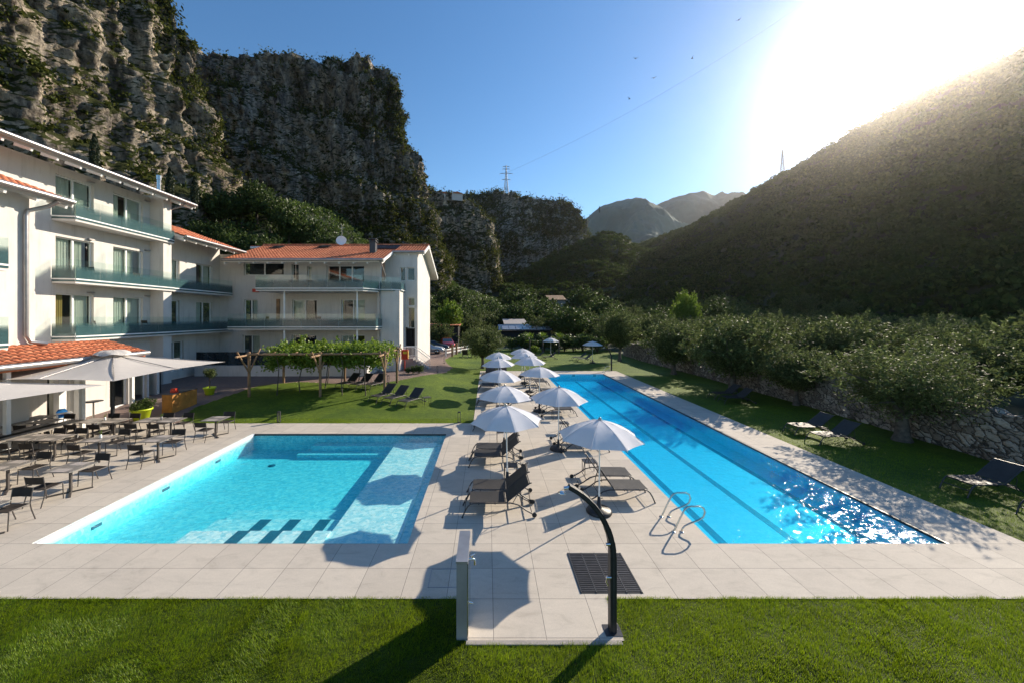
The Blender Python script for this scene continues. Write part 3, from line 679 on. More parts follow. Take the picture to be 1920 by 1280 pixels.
# entrance stairs and handrails
b = MB(); b.box(-9.2, -6.75, 34.7, 35.98, .3, 1.45)
for i in range(6): b.box(-6.75 + i * .24, -6.51 + i * .24, 34.7, 35.98, .3, 1.29 - i * .16 + .0)
st = hobj(b, 'entrance_stairs', M['concrete'])
for y in (34.75, 35.9):
    b = MB(); top = 1.05
    b.tube([(-7.7, y, 2.45), (-6.7, y, 2.45), (-5.35, y, 1.45)], .03, 8); b.tube([(-7.7, y, 1.6), (-6.7, y, 1.6), (-5.35, y, .62)], .018, 6)
    for i in range(20):
        x = -7.68 + i * .12; zz = 0 if x < -6.7 else (x + 6.7) * .74
        b.tube([(x, y, 1.6 - zz), (x, y, 2.45 - zz)], .011, 5, smooth=False)
    b.obj('handrail', M['white'], st)

# --- restaurant annex, low tiled roof towards the pool
ann = empty('restaurant_annex', (-20.5, 14, 0), 'low glazed restaurant annex with orange pantile roof behind the grey canopies', 'restaurant')
def ap(o): o.matrix_parent_inverse = Matrix.Translation((20.5, -14, 0)); return o
hA = [(2, 5.6, .9, 2.4), (7.4, 8.2, .1, 2.4), (10.9, 11.9, .1, 2.35), (13.9, 15.0, .1, 2.25), (15.3, 16.2, .1, 2.25), (16.35, 17.1, .1, 2.25)]
b = MB(); wall(b, (-20.9, 7.2, 0), YP, XP, 12.6, 0, 3.0, hA[:3]); b.box(-23.9, -20.9, 19.8, 19.9, 0, 3.0)
wall(b, (-20.9, 19.9, 0), YP, XP, 4.5, 0, 2.5, [(h[0] - 12.7, h[1] - 12.7, h[2], h[3]) for h in hA[3:]]); b.box(-23.9, -20.9, 24.1, 24.4, 0, 2.45)
b.box(-23.9, -20.6, 19.95, 24.55, 2.5, 2.62)
ap(b.obj('wall', M['plaster'], ann))
for i, h in enumerate(hA):
    if i < 3: w = window((-20.9, 7.2, 0), YP, XP, h, 1, '-', parent=ann)
    else: w = window((-20.9, 19.9, 0), YP, XP, (h[0] - 12.7, h[1] - 12.7, h[2], h[3]), 1, '-', parent=ann)
    ap(w)
VA = Vector((-math.cos(.262), 0, math.sin(.262)))
o, n_ = roof((-17.72, 7.2, 3.365), YP, VA, 12.6, 2.26, parent=ann); ap(o); o.children[0].data.materials[0] = M['tile']; eave((-17.72, 7.2, 3.365), YP, 12.6, XP, 3.3, False, o=o)
for y in (8.5, 11.5, 14.5, 17.2, 19.6):
    b = MB(); b.box(-18.35, -18.2, y - .07, y + .07, 0, 3.28); ap(b.obj('porch_post', M['white'], ann))
b = MB(); b.box(-19.88, -19.7, 7.2, 19.8, 3.3, 3.85); ap(b.obj('fascia', M['plaster'], ann))
for (y, px_) in ((18.5, 0), (19.4, 0)): 
    b = MB(); b.box(-20.88, -20.6, y - .16, y + .16, 0, 2.9); ap(b.obj('pilaster', M['white'], ann))
# ------------------------------------------------------------ furniture kits
def k_parasol(Rr=1.12, hp_=2.45, drop=.47):
    n = 8; vs = []; fs = []; seg = 8; rings = 7
    for i in range(n * seg + 1):
        t = 2 * math.pi * i / (n * seg); lc = (i % seg) / seg * 2 - 1; w = lc * lc; pg_ = math.cos(math.pi / n) / math.cos(lc * math.pi / n)   # flat panels between ribs
        for k in range(rings):
            q = k / (rings - 1); r = Rr * q * pg_ * (1 - .045 * (1 - w) * q ** 3)
            z = hp_ - drop * (.35 * q + .65 * q ** 2) - .012 * (1 - w) * q
            vs.append((r * math.cos(t), r * math.sin(t), z))
    for i in range(n * seg):
        for k in range(rings - 1):
            a = i * rings + k; fs.append((a, a + rings, a + rings + 1, a + 1))
    b = MB(); b.add(vs, fs, True); can = b.mesh('canopy', M['parasol'])
    b = MB()
    for i in range(n):                                        # short valance at rim, sewn seams
        t = 2 * math.pi * i / n
        b.tube([(Rr * q * math.cos(t), Rr * q * math.sin(t), hp_ - drop * (.35 * q + .65 * q ** 2) + .002) for q in (.05, .3, .6, .85, 1)], .006, 4)
    seam = b.mesh('seam', M['parasol'])
    ribs = []
    for i in range(n):
        t = 2 * math.pi * i / n; b = MB()
        b.tube([(Rr * q * math.cos(t), Rr * q * math.sin(t), hp_ - drop * (.35 * q + .65 * q ** 2) - .03) for q in (.03, .35, .7, 1)], .007, 5)
        b.tube([(.03 * math.cos(t), .03 * math.sin(t), hp_ - .62), (Rr * .55 * math.cos(t), Rr * .55 * math.sin(t), hp_ - drop * .39 - .04)], .006, 5)
        ribs.append(('rib', b.mesh('rib', M['gutter']), []))
    b = MB(); b.tube([(0, 0, .5), (0, 0, hp_ - .02)], .019, 10); b.tube([(0, 0, .05), (0, 0, .62)], .024, 10)
    pole = b.mesh('pole', M['white'])
    b = MB(); b.lathe([(.05, 0), (.045, .03), (.028, .07), (.0, .085)], (0, 0, hp_ - .01), 10); fin = b.mesh('cap', M['gutter'])
    b = MB(); b.lathe([(.33, 0), (.34, .03), (.30, .09), (.10, .12), (.06, .16), (.04, .42), (.035, .42), (0, .42)], (0, 0, .0), 24)
    b.tube([(.03, 0, .36), (.11, 0, .36)], .012, 6); base = b.mesh('base', M['black'])
    return [('canopy', can, [('seam', seam)]), ('pole', pole, []), ('cap', fin, []), ('base', base, [])] + ribs
def k_lounger(ang):
    W = .33; L = 1.92; z = .37; a = R(ang); bl = .80; hx = 1.13
    top = (hx + bl * math.cos(a), z + bl * math.sin(a))
    b = MB()
    for s in (-1, 1):
        y = s * W; b.tube([(.30, y, z), (hx + .12, y, z), (1.45, y, z - .05), (1.66, y, z - .20), (L - .06, y, .06)], .018, 8)
    for x in (.42, .85): b.tube([(x, -W, z - .03), (x, W, z - .03)], .012, 6)
    fr = b.mesh('frame', M['darkmetal'])
    parts = [('frame', fr, [])]
    for s in (-1, 1):
        y = s * W; b = MB(); b.tube([(.30, y, z), (.22, y, z - .015), (.14, y, z - .08), (.07, y, z - .20), (0, y, .015)], .018, 8); b.tube([(0, y, .02), (0, y, 0)], .024, 8)
        parts.append(('leg', b.mesh('leg', M['darkmetal']), []))
        b = MB(); b.lathe([(.0, -.02), (.055, -.02), (.065, 0), (.055, .02), (0, .02)], (0, 0, 0), 16)
        b.v = [(p[0] + L - .05, p[2] + y + s * .03, p[1] + .066) for p in b.v]; parts.append(('wheel', b.mesh('wheel', M['rubber']), []))
    b = MB(); b.tube([(.07, -W, .20), (.07, W, .20)], .012, 6); b.tube([(L - .12, -W, .13), (L - .12, W, .13)], .012, 6); b.tube([(1.56, -W, z - .13), (1.56, W, z - .13)], .012, 6)
    parts.append(('crossbar', b.mesh('crossbar', M['darkmetal']), []))
    def sling(p0, p1, sag, nm, edge):
        vs = []; fs = []; n = 14; m = 6
        for i in range(n + 1):
            q = i / n; x = p0[0] + (p1[0] - p0[0]) * q; zz = p0[1] + (p1[1] - p0[1]) * q
            for j in range(m + 1):
                r = j / m; y = -W + .02 + (2 * W - .04) * r; vs.append((x, y, zz + .014 - sag * math.sin(math.pi * r) * (.4 + .6 * math.sin(math.pi * q))))
        for i in range(n):
            for j in range(m): c = i * (m + 1) + j; fs.append((c, c + m + 1, c + m + 2, c + 1))
        b = MB(); b.add(vs, fs, True); b.add([(v[0], v[1], v[2] - .006) for v in vs], [f[::-1] for f in fs], True); return b.mesh(nm, M['sling'])
    b = MB(); b.tube([(.20, -W + .03, z - .01), (.20, W - .03, z - .01)], .015, 6)
    seat = sling((.19, z + .004), (hx - .02, z + .004), .02, 'seat', 0)
    parts.append(('seat', seat, [('end_bar', b.mesh('end_bar', M['darkmetal']))]))
    b = MB()
    for s in (-1, 1): b.tube([(hx, s * W, z), top[:1] + (s * W,) + top[1:], (top[0] + .05, s * W, top[1] + .01)], .016, 8)
    b.tube([(top[0], -W, top[1]), (top[0], W, top[1])], .016, 8); b.tube([(hx, -W, z), (hx, W, z)], .014, 8)
    bk = sling((hx + .03 * math.cos(a), z + .03 * math.sin(a)), (hx + (bl - .03) * math.cos(a), z + (bl - .03) * math.sin(a)), .015, 'backrest', 0)
    parts.append(('backrest', bk, [('back_frame', b.mesh('back_frame', M['darkmetal']))]))
    mx = hx + .45 * math.cos(a); mz = z + .45 * math.sin(a)
    for s in (-1, 1):
        b = MB(); b.tube([(mx, s * (W - .05), mz), (mx + .10, s * (W - .05), (mz + z) / 2 - .04), (1.52, s * (W - .05), z - .12)], .011, 6); b.tube([(mx, s * (W - .05), mz - .02), (1.30, s * (W - .05), z - .05)], .009, 6)
        parts.append(('brace', b.mesh('brace', M['darkmetal']), [])); return parts
def k_sidetable():
    b = MB(); b.box(-.22, .22, -.20, .20, .395, .415)
    for i in range(6): b.box(-.21 + i * .072, -.155 + i * .072, -.19, .19, .4155, .42)
    p = [('table_top', b.mesh('table_top', M['darkmetal']), [])]
    for sx in (-1, 1):
        for sy in (-1, 1): b = MB(); b.tube([(sx * .2, sy * .18, 0), (sx * .2, sy * .18, .395)], .012, 6); p.append(('leg', b.mesh('leg', M['darkmetal']), []))
    return p
def k_chair():          # faces +y: seat in front of the backrest
    p = []; b = MB(); n = 8; vs = []
    for j in range(n + 1):
        y = -.21 + .44 * j / n; zz = .455 - .018 * math.sin(math.pi * j / n) + .01 * (j / n)
        vs += [(-.225, y, zz), (.225, y, zz)]
    f = [(2 * j, 2 * j + 1, 2 * j + 3, 2 * j + 2) for j in range(n)]
    b.add(vs, f, True); b.add([(v[0], v[1], v[2] - .012) for v in vs], [q[::-1] for q in f], True); p.append(('seat', b.mesh('seat', M['slingb']), []))
    b = MB(); vs = []
    for i in range(9):
        x = -.235 + .47 * i / 8; dy = -.03 * math.sin(math.pi * i / 8); vs += [(x, -.235 + dy, .62), (x, -.285 + dy, .83)]
    f = [(2 * i, 2 * i + 2, 2 * i + 3, 2 * i + 1) for i in range(8)]
    b.add(vs, f, True); b.add([(v[0], v[1] - .010, v[2]) for v in vs], [q[::-1] for q in f], True); p.append(('backrest', b.mesh('backrest', M['slingb']), []))
    for s in (-1, 1):
        b = MB(); b.tube([(s * .24, -.34, 0), (s * .24, -.25, .30), (s * .24, -.225, .47), (s * .245, -.285, .84)], .014, 7); p.append(('leg', b.mesh('leg', M['chair']), []))
        b = MB(); b.tube([(s * .235, .24, 0), (s * .235, .22, .44)], .013, 7); p.append(('leg', b.mesh('leg', M['chair']), []))
    b = MB()
    for s in (-1, 1): b.tube([(s * .237, -.225, .45), (s * .235, .225, .455)], .013, 7)
    b.tube([(-.235, .22, .45), (.235, .22, .45)], .012, 6); b.tube([(-.235, -.22, .45), (.235, -.22, .45)], .012, 6); p.append(('seat_frame', b.mesh('seat_frame', M['chair']), []))
    return p
def k_table(w=.8, d=.8):
    b = MB(); b.box(-w / 2, w / 2, -d / 2, d / 2, .735, .755); top = b.mesh('table_top', M['tabletop'])
    pm = []
    for s in (-1, 1): b = MB(); b.box(-.2, .2, s * .25 - .13, s * .25 + .13, .7565, .7595); pm.append(('placemat', b.mesh('placemat', M['placemat'])))
    b = MB(); b.box(-.03, .03, -.025, .025, .03, .73); b.box(-.25, .25, -.03, .03, .71, .732); c = b.mesh('column', M['chair'])
    b = MB(); b.obox((-.33, -.33, .018), (.33, .33, .018), .05, .03); b.obox((-.33, .33, .017), (.33, -.33, .017), .05, .028); f = b.mesh('foot', M['chair'])
    return [('table_top', top, pm), ('column', c, []), ('foot', f, [])]
KP, KL, KLs, KT, KC, KTab = k_parasol(), k_lounger(39), k_lounger(56), k_sidetable(), k_chair(), k_table()

# --- parasols along the pools
left = [(.62, 11.8), (.66, 15.15), (.62, 19.9), (.78, 25.4), (.80, 29.6)]
right = [(2.97, 10.16), (2.78, 14.95), (2.85, 21.0), (2.95, 26.5), (2.95, 30.0), (3.0, 33.2)]
for i, (x, y) in enumerate(left):
    PR = inst('parasol', KP, (x, y, .012), 'white round parasol, %s from the camera in the left row between the two pools' % ('nearest' if i == 0 else ordn(i)), 'parasol', 'white parasols between the pools', rz=R(10 + 13 * i)); PR.rotation_euler.x = R([.6, -1.5, 1.8, -.8, 1.4][i]); PR.rotation_euler.y = R([-1.2, 1.6, .4, -1.8, 1][i])
for i, (x, y) in enumerate(right):
    PR = inst('parasol', KP, (x, y, .012), 'white round parasol, %s from the camera in the right row beside the lap pool' % ('nearest' if i == 0 else ordn(i)), 'parasol', 'white parasols between the pools', rz=R(18 + 11 * i)); PR.rotation_euler.x = R([-.5, 1.8, -1.2, .8, -1.9, 1][i]); PR.rotation_euler.y = R([1.0, -.9, 2.0, -1.5, .7, -1][i])
inst('parasol', KP, (8.3, 50.0, 0), 'white parasol standing alone before the dark hedge beyond the lap pool', 'parasol', 'white parasols between the pools', rz=.2)
inst('parasol', KP, (11.9, 43.2, 0), 'tilted white parasol beside the stone wall past the far pool corner', 'parasol', 'white parasols between the pools', rz=.5)
# --- loungers
LG = 'dark sling sun loungers'
for i, y in enumerate([10.2, 11.0, 13.5, 14.3, 17.7, 18.5, 22.3, 23.1, 26.9, 27.7, 31.6, 32.4]):
    r = ['nearest', 'second', 'third', 'fourth', 'fifth', 'sixth'][i // 2]
    inst('sun_lounger', KL, (-.66 + .05 * (i % 2), y, .012), 'black mesh lounger with raised back, %s one of the %s pair in the left row' % (['closer', 'farther'][i % 2], r), 'sun lounger', LG, rz=R(random.Random(i).uniform(-2, 2)))
for i, y in enumerate([10.98, 11.9, 15.0, 15.85, 20.25, 21.2, 24.6, 25.5, 28.7, 29.6, 32.6]):
    r = ['nearest', 'second', 'third', 'fourth', 'fifth', 'sixth'][i // 2]
    inst('sun_lounger', KLs, (4.68 - .1 * (i % 2), y, .012), 'lounger facing the lap pool, %s one of the %s pair in the right row' % (['closer', 'farther'][i % 2], r), 'sun lounger', LG, rz=R(180 + random.Random(i + 50).uniform(-2.5, 2.5)))
names3 = ['left', 'middle', 'right']
for i, (px, py) in enumerate([(697, 755), (722, 759), (750, 765)]):
    x, y, z = G(px, py); inst('sun_lounger', KL, (x, y, z), '%s of three black loungers lined up on the lawn before the pergola' % names3[i], 'sun lounger', LG, rz=R(62))
for i, (px, py) in enumerate([(634, 730), (659, 731), (685, 732)]):
    x, y, z = G(px, py); inst('sun_lounger', KL, (x, y, z), '%s one of three dark loungers in the shade under the vine pergola' % names3[i], 'sun lounger', LG, rz=R(66))
for i, px in enumerate((872, 889)):
    x, y, z = G(px, 670); inst('sun_lounger', KLs, (x, y + 1, z), '%s of two dark lounger backs seen on the lawn beside the olive tree' % names3[i * 2], 'sun lounger', LG, rz=R(-90))
for i, (x, y) in enumerate([(13.4, 15.75), (13.5, 17.1), (13.8, 11.3), (14.0, 9.75), (14.2, 23.2), (14.3, 24.4), (10.4, 44.5), (10.2, 46.2), (6.6, 46.5), (5.4, 48)]):
    l = ['nearer of two sunlit loungers on the grass by the stone wall', 'farther of two sunlit loungers on the grass by the stone wall', 'dark lounger in deep shade at the right edge of the picture',
         'lounger with a sun spot on its foot, nearest at the right edge', 'nearer of two shaded loungers under the olive tree by the wall', 'farther of two shaded loungers under the olive tree by the wall',
         'lounger under the tilted parasol beyond the lap pool, front one', 'lounger under the tilted parasol beyond the lap pool, rear one', 'dark lounger left of the lone parasol by the hedge', 'flat dark lounger farthest left before the hedge'][i]
    inst('sun_lounger', KL, (x, y, 0), l, 'sun lounger', LG, rz=R([3, 1, 2, 4, 0, 3, 5, 2, 10, 4][i]))
for i, (x, y) in enumerate([(.75, 12.35), (.6, 16.0), (3.4, 12.7), (3.45, 17.3), (3.5, 19.35), (.7, 20.6)]):
    inst('side_table', KT, (x, y, .012), ['small dark side table behind the second pair of loungers at left', 'small dark side table under the second left parasol', 'square dark side table next to the nearest lap pool loungers',
         'square dark side table behind the second lap pool loungers', 'small table in front of the third pair of lap pool loungers', 'small table behind the third left pair of loungers'][i], 'side table', 'small dark side tables')
x, y, z = G(800, 757); inst('side_table', KT, (x, y, z), 'small dark table on the lawn right of the three loungers', 'side table', 'small dark side tables', rz=.5)

# --- dining tables and chairs
tabs = [(-11.9, 16.7, 'small table nearest the lawn corner'), (-13.7, 16.5, 'right table of the pair near the lime flower pot'), (-14.62, 16.5, 'left table of the pair near the lime flower pot'),
        (-16.05, 16.4, 'right table of the pair right behind the canopy pole'), (-16.97, 16.4, 'left table of the pair right behind the canopy pole'),
        (-12.05, 13.95, 'table at the pool edge in the middle row'), (-14.2, 13.95, 'table with white vase in the middle row'), (-16.0, 14.1, 'middle row table left of the vase table'), (-16.9, 14.1, 'middle row table at the far left'),
        (-12.35, 11.3, 'table closest to the left pool side'), (-14.4, 11.45, 'table at the left picture edge in the second row'), (-11.95, 8.85, 'nearest table cut by the left picture edge'),
        (-18.9, 16.3, 'far table beside the long benches')]
for i, (x, y, l) in enumerate(tabs):
    inst('dining_table', KTab, (x, y, .012), 'grey square pedestal table, the ' + l, 'table', 'square dining tables on the terrace', rz=R(random.Random(i).uniform(-1.5, 1.5)))
    rr = random.Random(i + 9)
    if 'nearest table cut' not in l:
        inst('dining_chair', KC, (x + rr.uniform(-.04, .04), y - .62, .012), 'near side brown chair at the ' + l, 'chair', 'brown dining chairs on the terrace', rz=R(rr.uniform(-6, 6)))
    inst('dining_chair', KC, (x + rr.uniform(-.04, .04) + .05, y + .62, .012), 'far side brown chair at the ' + l, 'chair', 'brown dining chairs on the terrace', rz=R(180 + rr.uniform(-6, 6)))
bc = [(-23.3, 22.6, 10.75, 'left chair on the top balcony'), (-23.3, 25.2, 10.75, 'right chair on the top balcony'), (-23.4, 22.8, 7.30, 'left chair on the middle balcony'), (-23.3, 25.6, 7.30, 'right chair on the middle balcony'),
      (-23.4, 23.1, 4.12, 'left chair on the lowest long balcony'), (-23.3, 26.2, 4.12, 'right chair on the lowest long balcony'), (-17.5, 33.4, 7.57, 'left chair on the upper balcony of the rear wing'), (-15.6, 33.2, 7.57, 'second chair on the upper balcony of the rear wing'),
      (-13.2, 33.3, 7.57, 'third chair on the upper balcony of the rear wing'), (-19.6, 33.5, 4.37, 'left chair on the lower balcony of the rear wing'), (-14.9, 33.3, 4.37, 'right chair on the lower balcony of the rear wing')]
for i, (x, y, z, l) in enumerate(bc): inst('balcony_chair', KC, (x, y, z), 'brown outdoor ' + l, 'chair', 'chairs on the hotel balconies', rz=R(-90 + 40 * (i % 3) if i < 6 else 150 + 30 * (i % 3)))
def vase(x, y, l, c):
    b = MB(); b.lathe([(.04, 0), (.045, .02), (.035, .1), (.03, .13), (0, .13)], (0, 0, 0), 12); v = b.mesh('vase', M['white' if c else 'gutter'])
    b = MB(); rr = random.Random(int(x * 10))
    for i in range(14):
        a = rr.uniform(0, 6.28); q = rr.uniform(.01, .06); p = Vector((q * math.cos(a), q * math.sin(a), .13 + rr.uniform(.02, .12)))
        b.tube([(0, 0, .1), p], .003, 4); b.add([p + Vector((-.02, 0, 0)), p + Vector((0, -.012, .015)), p + Vector((.02, 0, .005)), p + Vector((0, .012, .02))], [(0, 1, 2, 3)])
    inst('flower_vase', [('vase', v, []), ('sprig', b.mesh('sprig', M['brightleaf']), [])], (x, y, .772), l, 'vase', 'small vases on the dining tables')
vase(-14.2, 14.0, 'white vase with a sprig on the middle row table', 1); vase(-14.1, 16.5, 'dark vase with yellow green sprig on the pair of tables by the lime pot', 0); vase(-16.5, 16.45, 'white vase on the pair of tables behind the canopy pole', 1)
for i, (px, py, L) in enumerate([(10, 815, 3.2), (62, 808, 3.4), (12, 795, 3.0)]):
    s = (py - HY) / (H - .74); x = (px - CX) / s; y = F / s
    b = MB(); b.box(-.38, .38, -L / 2, L / 2, .70, .74); t = [('table_top', b.mesh('table_top', M['wood']), [])]
    for k in (-1, 1):
        b = MB()
        for q in (-1, 1): b.obox((q * .3, k * (L / 2 - .35), 0), (q * .1, k * (L / 2 - .35), .7), .07, .07)
        t.append(('leg', b.mesh('leg', M['darkmetal']), []))
    inst('long_table', t, (x, y, .012), 'long pale wooden table on the terrace, %s' % ['nearest one at the left edge', 'rightmost one beside the high chair', 'farthest one close to the window'][i], 'table', 'long pale tables by the restaurant')
# high table, high chair
x, y, z = G(163, 797); b = MB(); b.lathe([(.36, 0), (.36, .03), (0, .03)], (0, 0, 1.07), 20); tt = b.mesh('table_top', M['darkmetal'])
b = MB(); b.tube([(0, 0, .02), (0, 0, 1.07)], .035, 10); c_ = b.mesh('column', M['steel']); b = MB(); b.lathe([(.26, 0), (.26, .02), (.04, .03), (0, .03)], (0, 0, 0), 20)
inst('bar_table', [('table_top', tt, []), ('column', c_, []), ('foot', b.mesh('foot', M['steel']), [])], (x, y + .3, .012), 'tall round bar table beside the white posts of the restaurant', 'table')
hk = []
for sx in (-1, 1):
    for sy in (-1, 1): b = MB(); b.tube([(sx * .26, sy * .26, 0), (sx * .16, sy * .14, .60)], .022, 6); hk.append(('leg', b.mesh('leg', M['white']), []))
b = MB(); b.box(-.18, .18, -.16, .16, .6, .66); b.box(-.18, -.14, -.16, .16, .66, .80); b.box(.14, .18, -.16, .16, .66, .80); hk.append(('seat', b.mesh('seat', M['blue']), []))
b = MB(); b.extr([(-.18, 0), (.18, 0), (.18, .2), (.1, .32), (-.1, .32), (-.18, .2)], (0, .16, .64), XP, ZU, (0, .04, 0)); hk.append(('backrest', b.mesh('backrest', M['blue']), []))
b = MB(); b.box(-.24, .24, -.38, -.14, .80, .83); hk.append(('tray', b.mesh('tray', M['white']), []))
x, y, z = G(118, 806); inst('high_chair', hk, (x, y, .012), 'white toddler high chair with blue seat by the long tables', 'high chair', rz=R(60))
# --- big square canopies
def canopy(cx, cy, half, ze, zt, label, seed):
    n = 28; vs = []
    for i in range(n + 1):
        for j in range(n + 1):
            u, v = 2 * i / n - 1, 2 * j / n - 1; m = max(abs(u), abs(v)); e = min(abs(u), abs(v))
            z = zt - (zt - ze) * m - .14 * m * (1 - m) * 1.5 + .10 * (1 - e / max(m, .001)) * m ** 4 - .07 * (1 - (e / max(m, .001)) ** 1.2) * m * .6
            k = 1 - .03 * (1 - (e / max(m, .01)) ** 2) * m ** 3
            vs.append((half * u * (k if abs(u) >= abs(v) else 1), half * v * (k if abs(v) >= abs(u) else 1), z + .006 * math.sin(9 * u + 4 * v + seed)))
    fs = [(i * (n + 1) + j, (i + 1) * (n + 1) + j, (i + 1) * (n + 1) + j + 1, i * (n + 1) + j + 1) for i in range(n) for j in range(n)]
    b = MB(); b.add(vs, fs, True); cl = b.mesh('canopy', M['canopy'])
    b = MB(); m2 = 40; vs = []
    for i in range(m2 + 1):
        t = 2 * math.pi * i / m2
        for r, z in ((.02, .20), (.40, .17 + .02 * math.sin(t * 8)), (.62, .05 + .05 * math.sin(t * 6 + 1)), (.66, .0 + .03 * math.sin(t * 6))): vs.append((r * math.cos(t), r * math.sin(t), zt + z))
    b.add(vs, [(i * 4 + k, (i + 1) * 4 + k, (i + 1) * 4 + k + 1, i * 4 + k + 1) for i in range(m2) for k in range(3)], True); vt = b.mesh('vent_cap', M['canopy'])
    b = MB(); b.tube([(0, 0, 0), (0, 0, zt + .1)], .075, 14); pole = b.mesh('pole', M['black'])
    kit = [('canopy', cl, [('vent_cap', vt)]), ('pole', pole, [])]
    b = MB(); b.lathe([(.5, 0), (.5, .05), (.12, .08), (.09, .5), (0, .5)], (0, 0, 0), 16); kit.append(('base', b.mesh('base', M['black']), []))
    for (a, c) in ((-1, -1), (-1, 1), (1, -1), (1, 1), (0, 1), (0, -1), (1, 0), (-1, 0)):
        b = MB(); b.tube([(0, 0, zt - .03), (half * a * .97, half * c * .97, ze + .0 - (.0 if a * c else -.03))], .018, 6); kit.append(('rib', b.mesh('rib', M['gutter']), []))
    inst('square_canopy', kit, (cx, cy, .012), label, 'canopy', 'big grey square canopies')
canopy(-17.05, 17.35, 3.05, 2.80, 3.50, 'large greige square canopy on a black pole in front of the restaurant roof', 1)
canopy(-16.55, 10.45, 3.05, 2.80, 3.50, 'large greige canopy cut off by the left edge, in front of the other canopy', 5)
# --- planters
def planter(px, py, s, label, tree):
    x, y, z = G(px, py); b = MB(); b.lathe([(.0, 0), (.26, 0), (.30, .02), (.40, .50), (.46, .52), (.46, .60), (.42, .60), (.40, .52), (0, .50)], (0, 0, 0), 28)
    return x, y, z, b.mesh('pot', M['lime'])
# (crowns are added with the vegetation)
# --- orange bar counter
x, y, z = -17.5, 20.5, gz(-17.5, 20.5); b = MB(); b.box(0, .55, 0, 1.75, -.05, 1.0); p1 = b.mesh('panel', M['orange'])
b = MB(); b.box(-.03, .58, -.03, 1.78, 1.0, 1.04); p2 = b.mesh('counter_top', M['darkmetal'])
inst('bar_counter', [('panel', p1, []), ('counter_top', p2, [])], (x, y, z), 'rust orange bar counter at the corner between terrace and lawn', 'counter')
b = MB(); b.box(-.15, .15, -.1, .1, 0, .12); b.box(-.13, .13, -.08, .08, .12, .22); inst('red_box', [('box', b.mesh('box', M['red']), [])], (x + .25, y + .5, z + 1.045), 'small red box standing on the orange bar counter', 'box')
# --- shower column, partition, pool handrails
def shower(x, y, s, label):
    pts = [(0, 0, 0), (0, 0, .6), (0, 0, 1.25)]
    for i in range(1, 13):
        t = i / 12 * R(62); pts.append((-1.35 * (1 - math.cos(t)), .0, 1.25 + 1.30 * math.sin(t)))
    b = MB(); k = len(pts)
    for i in range(k - 1):
        w0 = .105 - .045 * i / (k - 1); 
        a, c = Vector(pts[i]), Vector(pts[i + 1]); b.obox(a - (c - a).normalized() * .006, c + (c - a).normalized() * .006, .13, w0 + .005 * (i % 2), up=(1, 0, 0))
    col = b.mesh('column', M['black']); b = MB()
    for i in range(k - 1):
        a, c = Vector(pts[i]), Vector(pts[i + 1]); b.obox(a + Vector((-.0, -.072, 0)), c + Vector((0, -.072, 0)), .006, .03, up=(1, 0, 0))
    trim = b.mesh('edge_trim', M['darkmetal'])
    e = Vector(pts[-1]); d = Vector((-.88, 0, .2)).normalized()
    b = MB(); b.tube([e - d * .05, e + d * .09 + Vector((0, 0, -.05))], .03, 10); b.lathe([(0, -.015), (.06, -.015), (.065, .0), (.02, .02), (0, .02)], tuple(e + Vector((-.12, 0, -.10))), 20); hd = b.mesh('shower_head', M['chrome'])
    b = MB(); b.tube([(-.05, -.09, .95), (-.13, -.09, .95)], .02, 8); b.tube([(-.07, -.1, 1.5), (-.14, -.1, 1.5)], .025, 8); b.tube([(-.11, -.09, .95), (-.13, -.09, .88), (-.10, -.09, .82)], .012, 6); tp = b.mesh('tap', M['chrome'])
    b = MB(); b.box(-.14, .14, -.12, .12, 0, .02); bp = b.mesh('base_plate', M['darkmetal'])
    inst('shower_column', [('column', col, [('edge_trim', trim)]), ('shower_head', hd, []), ('tap', tp, []), ('base_plate', bp, [])], (x, y, .0), label, 'outdoor shower', 'black outdoor shower columns', scale=s)
shower(2.07, 6.32, 1, 'tall black curved outdoor shower in the foreground beside the floor grate')
shower(12.0, 36.9, .95, 'distant black curved shower at the far right corner of the lap pool')
b = MB(); b.box(-.50, -.325, 6.14, 7.02, 0, 1.24); fp = b.mesh('panel', M['concrete'])
b = MB(); b.box(-.51, -.315, 6.13, 7.03, 1.24, 1.27); cp = b.mesh('coping', M['gutter'])
b = MB(); b.box(-.324, -.312, 6.13, 7.03, 0.0, 1.235); sk = b.mesh('side_sheet', M['steel'])
b = MB(); b.tube([(-.31, 6.55, 1.05), (-.22, 6.55, 1.05), (-.22, 6.55, .95)], .018, 8); b.tube([(-.26, 6.55, 1.05), (-.26, 6.55, 1.12)], .012, 6); b.tube([(-.29, 6.52, 1.12), (-.22, 6.58, 1.12)], .01, 6)
b.tube([(-.31, 6.3, .5), (-.24, 6.3, .48)], .014, 6); tp = b.mesh('tap', M['chrome'])
o = inst('shower_partition', [('panel', fp, [('coping', cp)]), ('side_sheet', sk, []), ('tap', tp, [])], (0, 0, 0), 'slim grey free standing partition with steel cap and tap beside the walkway', 'partition')
def rail(x, y, label):
    b = MB(); b.tube([(0, 0, 0), (.16, 0, .34), (.26, 0, .53), (.33, 0, .60), (.42, 0, .62), (.62, 0, .62), (.72, 0, .58), (.76, 0, .48), (.72, 0, .36), (.60, 0, .28), (.40, 0, .21), (.26, 0, .14), (.20, 0, .06), (.20, 0, 0)], .02, 10)
    r = b.mesh('rail', M['steel']); b = MB()
    for q in (0, .20): b.lathe([(.055, 0), (.05, .012), (.022, .02), (0, .02)], (q, 0, 0), 14)
    inst('pool_handrail', [('rail', r, []), ('flange', b.mesh('flange', M['steel']), [])], (x, y, .012), label, 'handrail', 'bent steel handrails of the lap pool')
rail(4.53, 9.93, 'bent steel handrail of the lap pool, farther of the near pair'); rail(4.50, 9.22, 'bent steel handrail of the lap pool, nearest of all')
